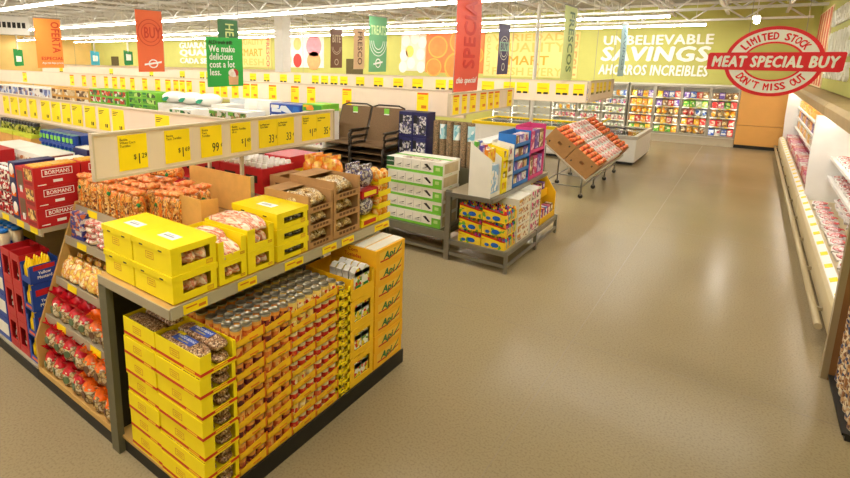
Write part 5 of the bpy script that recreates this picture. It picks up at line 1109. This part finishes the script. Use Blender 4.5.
# ------------------------------------------------------------------ chest freezers
rimg = M('rim_grey', (190, 184, 170), .4, .03)
def chest(lab, x0, x1, y0, y1, h_, band, cols, grp):
    o = thing('chest_freezer', lab, 'freezer', (x0, y0, 0)); W_, D_ = x1 - x0, y1 - y0
    part(o, 'body', MB().box(.06, W_ - .06, .06, D_ - .06, .08, h_ - .5).box(.02, W_ - .02, .02, .08, .1, h_ - .1).box(.02, W_ - .02, D_ - .08, D_ - .02, .1, h_ - .1).box(.02, .08, .08, D_ - .08, .1, h_ - .1).box(W_ - .08, W_ - .02, .08, D_ - .08, .1, h_ - .1), white)
    part(o, 'kick', MB().box(.08, W_ - .08, .08, D_ - .08, 0, .08), black)
    part(o, 'rim', MB().box(0, W_, 0, .1, h_ - .1, h_).box(0, W_, D_ - .1, D_, h_ - .1, h_).box(0, .1, .1, D_ - .1, h_ - .1, h_).box(W_ - .1, W_, .1, D_ - .1, h_ - .1, h_), band)
    part(o, 'glass_lid', MB().box(.1, W_ - .1, .1, D_/2 + .02, h_ - .02, h_ - .012).box(.1, W_ - .1, D_/2 - .02, D_ - .1, h_ - .035, h_ - .027), glass); part(o, 'lid_bar', MB().box(.1, W_ - .1, D_/2 - .02, D_/2 + .02, h_ - .012, h_ + .005), rimg)
    nx, ny = int((W_ - .2)/.3), int((D_ - .2)/.3)
    for i in range(nx):
        for k in range(ny):
            c = cols[(i*2 + k) % len(cols)]; l2 = '%s frozen pack lying in %s' % (c, grp)
            single('frozen_pack', l2, 'package', pkmesh(c, .26, .26, .12), (x0 + .1 + .3*(i + .5), y0 + .1 + .3*k + .02, h_ - .5), 0, l2)
            single('frozen_pack', l2, 'package', pkmesh(c, .26, .26, .2), (x0 + .1 + .3*(i + .5), y0 + .1 + .3*k + .02, h_ - .37), 0, l2)
    return o
chest('white chest freezer with grey rim standing alone by the produce rack', -4.18, -2.46, 16.6, 19.3, .86, rimg, ['white', 'red', 'pale blue', 'brown', 'green'], 'the grey-rimmed chest freezer')
yb = chest('long white chest freezer with yellow price band around its rim', -7.6, -4.3, 16.6, 18.8, .95, tagy, ['white', 'magenta', 'pale blue', 'yellow'], 'the yellow-banded chest freezer')
o = thing('price_easel', 'folded white and yellow price card standing on the chest freezer', 'sign', (-4.0, 19.15, .862)); part(o, 'card', MB().prism([(0, 0), (.3, .25), (.29, .26), (0, .03)], 'y', -.6, .0).box(0, .02, -.6, 0, 0, .03), tagy); part(o, 'card_face', MB().prism([(.02, .03), (.2, .18), (.195, .185), (.015, .035)], 'y', -.5, -.1), white)

# ------------------------------------------------------------------ hanging banners and signs
def spin(me, a):
    m2 = me.copy(); c, s = math.cos(a), math.sin(a)
    for v in m2.vertices: x, y = v.co.x, v.co.y; v.co.x, v.co.y = c*x - s*y, s*x + c*y
    return m2
def arc(r, t, y, z, m_, a0=0, a1=2*PI, sy=1, n=28):
    b = MB()
    for i in range(n):
        p, q = a0 + (a1 - a0)*i/n, a0 + (a1 - a0)*(i + 1)/n
        pts = [(y + r*math.cos(p)*sy, z + r*math.sin(p)), (y + (r + t)*math.cos(p)*sy, z + (r + t)*math.sin(p)), (y + (r + t)*math.cos(q)*sy, z + (r + t)*math.sin(q)), (y + r*math.cos(q)*sy, z + r*math.sin(q))]
        b.prism(pts, 'x', 0, .0015)
    return b.mesh('printed_ring', [m_])
def banner(lab, X, y0, y1, zb, zt, col, bow=.03):
    o = thing('hanging_banner', lab, 'banner', (X, (y0 + y1)/2, zb)); h_ = zt - zb; w_ = y1 - y0
    b = MB(); n = 10
    for i in range(n):
        t0, t1 = i/n, (i + 1)/n; f_ = lambda t: bow*math.sin(t*PI*1.1)
        b.face([(f_(t0) + .003, -w_/2, h_*t0), (f_(t0) + .003, w_/2, h_*t0), (f_(t1) + .003, w_/2, h_*t1), (f_(t1) + .003, -w_/2, h_*t1)], 0, True); b.face([(f_(t0) - .003, w_/2, h_*t0), (f_(t0) - .003, -w_/2, h_*t0), (f_(t1) - .003, -w_/2, h_*t1), (f_(t1) - .003, w_/2, h_*t1)], 0, True)
    m_ = M('banner_' + lab.split()[0] + str(len(MATS)), col, .55, .03, 2)
    part(o, 'cloth', b, m_); part(o, 'top_bar', MB().box(-.02, .02, -w_/2 - .02, w_/2 + .02, h_, h_ + .03), steel)
    part(o, 'hanging_wire', MB().box(-.003, .003, -w_*.4, -w_*.4 + .006, h_ + .03, ZC - zb).box(-.003, .003, w_*.4 - .006, w_*.4, h_ + .03, ZC - zb), steel)
    o['w'] = w_; del o['w']; return o, w_, h_
BO = .034
o, w_, h_ = banner('orange hanging banner reading OFERTA ESPECIAL', -17, 6.68, 7.42, 2.61, 4.05, (246, 150, 64), .01); rdk = M('banner_red_ink', (216, 76, 36), .5)
part(o, 'lettering', spin(fit('OFERTA', .92, .24, rdk, .03, 0, .001), -PI/2), None, (.018, .2, .9), PX); part(o, 'lettering', fit('ESPECIAL', .62, .1, rdk, .03, 0, .001), None, (.016, .06, .28), PX); part(o, 'lettering', fit('Aqui tan bajo precio', .6, .08, wht, .01, 0, .001), None, (.016, .06, .14), PX)
o, w_, h_ = banner('red-orange hanging banner with ring emblem and white logo', -13.3, 7.72, 8.5, 2.56, 4.2, (242, 112, 64), .01); rd2 = M('banner_ring_ink', (212, 66, 40), .5)
part(o, 'ring', arc(.34, .02, .0, 1.05, rd2), None, (.017, 0, 0)); part(o, 'ring', arc(.24, .02, .0, 1.05, rd2), None, (.017, 0, 0)); part(o, 'lettering', fit('BUY', .5, .3, rd2, .02, 0, .001), None, (.018, .08, 1.05), PX)
part(o, 'logo_ring', arc(.09, .03, .05, .22, wht, sy=1.2), None, (.014, 0, 0)); part(o, 'logo_bar', MB().prism([(-.22, .17), (.3, .24), (.31, .29), (-.21, .22)], 'x', .015, .018), wht)
def vbanner(lab, X, y0, y1, zb, zt, col, txt, tcol):
    o, w_, h_ = banner(lab, X, y0, y1, zb, zt, col, .012); tm_ = M('ink_' + lab.split()[0] + txt.replace(' ', ''), tcol, .5)
    if txt: part(o, 'lettering', spin(fit(txt, h_*.82, w_*.42, tm_, .02, 0, .001), -PI/2), None, (.02, w_*.05, h_*.52), PX)
    return o
vbanner('dark green hanging banner reading HEALTHY', -11, 8.6, 9.25, 2.5, 3.92, (70, 130, 80), 'HEALTHY', (226, 240, 160))
o, w_, h_ = banner('brown hanging banner with pale ring emblem', -13, 15.4, 16.1, 2.65, 4.1, (120, 80, 54), .01); pal = M('pale_ink', (214, 190, 160), .5)
for r in (.2, .27): part(o, 'ring', arc(r, .02, 0, .8, pal, PI, 2*PI), None, (.018, 0, 0))
part(o, 'lettering', fit('BITE', .5, .28, pal, .03, 0, .001), None, (.018, 0, 1.1), PX); part(o, 'logo', arc(.09, .03, 0, .22, pal), None, (.016, 0, 0))
vbanner('beige hanging banner reading FRESCO', -11.5, 14.9, 15.55, 2.63, 4.05, (236, 200, 156), 'FRESCO', (120, 76, 50))
o, w_, h_ = banner('pale green hanging banner with white arcs and logo', -8.5, 11.7, 12.55, 2.62, 4.12, (110, 176, 124), .01)
for r in (.22, .31, .4): part(o, 'ring', arc(r, .02, 0, .85, wht, PI, 2*PI), None, (.018, 0, 0))
part(o, 'lettering', fit('TREATS', .75, .26, M('pale_lime_ink', (216, 240, 180), .5), .03, 0, .001), None, (.018, 0, 1.14), PX); part(o, 'logo', arc(.1, .03, 0, .24, wht), None, (.016, 0, 0)); part(o, 'logo_bar', MB().prism([(-.22, .19), (.22, .25), (.22, .3), (-.22, .24)], 'x', .016, .019), wht)
o, w_, h_ = banner('large red hanging banner above the rolled mats', -3.6, 7.12, 7.98, 2.46, 4.1, (236, 92, 70), .025)
part(o, 'lettering', spin(fit('SPECIAL', 1.2, .42, M('banner_tone', (216, 54, 42), .5), .03, 0, .001), PI/2), None, (.032, .02, .95), PX); part(o, 'script_lettering', fit('this special', .72, .12, wht, .02, .4, .001), None, (.018, 0, .16), PX)
o, w_, h_ = banner('purple hanging banner with white ring emblem', -5.5, 13.4, 14.15, 2.6, 3.92, (84, 68, 120), .01)
for r in (.22, .3): part(o, 'ring', arc(r, .02, 0, .7, wht), None, (.018, 0, 0))
part(o, 'logo_bar', MB().box(.018, .02, -.33, .33, .62, .86), M('mint_bar', (170, 210, 200), .5)); part(o, 'lettering', fit('BUY', .5, .18, M('purple_ink', (84, 68, 120), .5), .03, 0, .001), None, (.022, 0, .74), PX); part(o, 'logo', arc(.08, .025, 0, .2, wht), None, (.016, 0, 0))
vbanner('pale lime hanging banner reading FRESCOS', -3.62, 12.6, 13.6, 2.52, 4.22, (226, 240, 160), 'FRESCOS', (110, 150, 90))
vbanner('pale blue hanging banner before the white wall lettering', -3.2, 16.8, 17.65, 2.56, 4.05, (176, 216, 224), 'SAVINGS', (110, 150, 170))
# green hanging sign
o = thing('hanging_sign', 'green hanging sign saying We make delicious cost a lot less', 'sign', (-6, 4.8, 2.53))
part(o, 'board', MB().box(-.01, .01, -.31, .31, 0, .68), M('sign_green', (46, 176, 70), .5, .03, 2)); 
part(o, 'heading', TX('ALDI truth #48:', .075, dark, .02, 0, .8, .001, 'LEFT'), None, (.012, -.28, .61), PX)
part(o, 'lettering', TX('We make\ndelicious\ncost a lot\nless.', .13, wht, .02, 0, .85, .001, 'LEFT', .82), None, (.012, -.28, .36), PX)
part(o, 'cone_picture', MB().prism([(.05, .02), (.21, .02), (.22, .15), (.04, .15)], 'x', .01, .013), M('cone_tan', (226, 176, 130), .5)); part(o, 'scoop_picture', MB().prism([(.13 + .09*math.cos(2*PI*i/16), .19 + .06*math.sin(2*PI*i/16)) for i in range(16)], 'x', .01, .014), PR('scoop', [(236, 226, 210), (200, 60, 50), (246, 240, 230)], 14, .5))
part(o, 'hanging_wire', MB().box(-.003, .003, -.25, -.245, .68, ZC - 2.53).box(-.003, .003, .245, .25, .68, ZC - 2.53), steel)
# far small hanging signs
for x, y, z0_, z1_, c, lab in ((-46, 16.75, 2.25, 3.6, (40, 150, 70), 'small green hanging sign in front of the orange wall'), (-40.5, 20, 2.35, 3.5, (70, 180, 210), 'small light blue hanging sign near the wall corner'), (-35.7, 20, 2.45, 3.5, (30, 130, 70), 'small dark green hanging sign near the far doorway')):
    o = thing('hanging_sign', lab, 'sign', (x, y, z0_)); part(o, 'board', MB().prism([(-.32, .1), (-.25, 0), (.32, .05), (.32, z1_ - z0_ - .1), (-.32, z1_ - z0_)], 'x', -.03, .03), M('sign_%d' % int(-x*10), c, .5)); part(o, 'symbol', MB().prism([(-.18, .35), (.18, .35), (.2, .75), (-.18, .8)], 'x', .03, .035), wht)
    part(o, 'hanging_rod', MB().box(-.03, .03, -.05, .05, z1_ - z0_ - .12, ZC - z0_), white)
p = thing('wall_notice', 'pale olive notice panel on the orange wall', 'wall panel', (XL + .02, 20.1, 2.9)); part(p, 'board', MB().box(-.015, .02, -.5, .5, -.6, .6), M('notice_olive', (214, 196, 90), .6)); part(p, 'print', MB().box(.02, .025, -.35, .35, .1, .4).box(.02, .025, -.35, .35, -.4, -.1), tanp)
# round hanging sign over the meat aisle
sr = M('sign_red', (234, 24, 40), .4, .02, 2); sw = M('sign_white', (255, 253, 248), .45, .01, 2)
o = thing('hanging_sign', 'red and white oval hanging sign reading MEAT SPECIAL BUY', 'sign', (.115, 6, 2.94))
def ell(rx, rz, rx2, rz2, y0, y1, m_, n=48):
    b = MB()
    for i in range(n):
        a, c = 2*PI*i/n, 2*PI*(i + 1)/n
        b.prism([(rx*math.cos(a), rz*math.sin(a)), (rx2*math.cos(a), rz2*math.sin(a)), (rx2*math.cos(c), rz2*math.sin(c)), (rx*math.cos(c), rz*math.sin(c))], 'y', y0, y1)
    return b.mesh('ring', [m_])
part(o, 'outer_ring', ell(.325, .28, .355, .31, -.012, .012, sr), None); part(o, 'white_ring', ell(.22, .172, .327, .282, -.009, .009, sw), None); part(o, 'inner_ring', ell(.208, .16, .223, .176, -.012, .012, sr), None)
part(o, 'bar', MB().prism([(-.485, -.075), (.455, -.085), (.475, -.07), (.485, .075), (.475, .085), (-.47, .08), (-.485, .065)], 'y', -.018, .018), sr)
part(o, 'lettering', fit('MEAT SPECIAL BUY', .9, .105, sw, .055, .15, .001), None, (0, -.019, 0), MY)
def arctext(txt, rx, rz, a_mid, step, up):
    n = len(txt)
    for i, ch in enumerate(txt):
        if ch == ' ': continue
        a = a_mid + (i - (n - 1)/2)*step*(-1 if up else 1)
        kk = .9 if ch == "'" else 1; x, z = rx*kk*math.cos(a), rz*kk*math.sin(a); t = math.atan2(rz*math.cos(a), -rx*math.sin(a)); rot = (t + PI) if up else t
        part(o, 'letter', spin(fit(ch, (.04 if ch not in "I'" else .014), .066 if ch != "'" else .02, sr, .045, 0, .001), rot), None, (x, -.0105, z), MY)
arctext('LIMITED STOCK', .27, .225, PI/2, .155, True); arctext("DON'T MISS OUT", .27, .225, -PI/2, .145, False)
part(o, 'hanging_wire', MB().box(-.2, -.196, -.002, .002, .25, ZC - 2.94).box(.196, .2, -.002, .002, .25, ZC - 2.94), steel)

# ------------------------------------------------------------------ goods further along the near shelf
block('cereal_carton', 'yellow cereal carton further along the near shelf deck', -9.5, -6.12, 1.1, 7, 3, yellow, P('cereal', [(240, 190, 60), (200, 60, 40), (250, 230, 160), (240, 200, 80)], 10), redc, z0=.122, y=1.7, d_=.5)
block('cracker_carton', 'red cracker carton further along the near upper shelf', -9.5, -6.2, 1.95, 7, 2, redc, P('cracker', [(200, 50, 40), (240, 210, 160), (250, 240, 220), (170, 40, 40)], 10), whitec, z0=1.407, y=1.82, d_=.3)
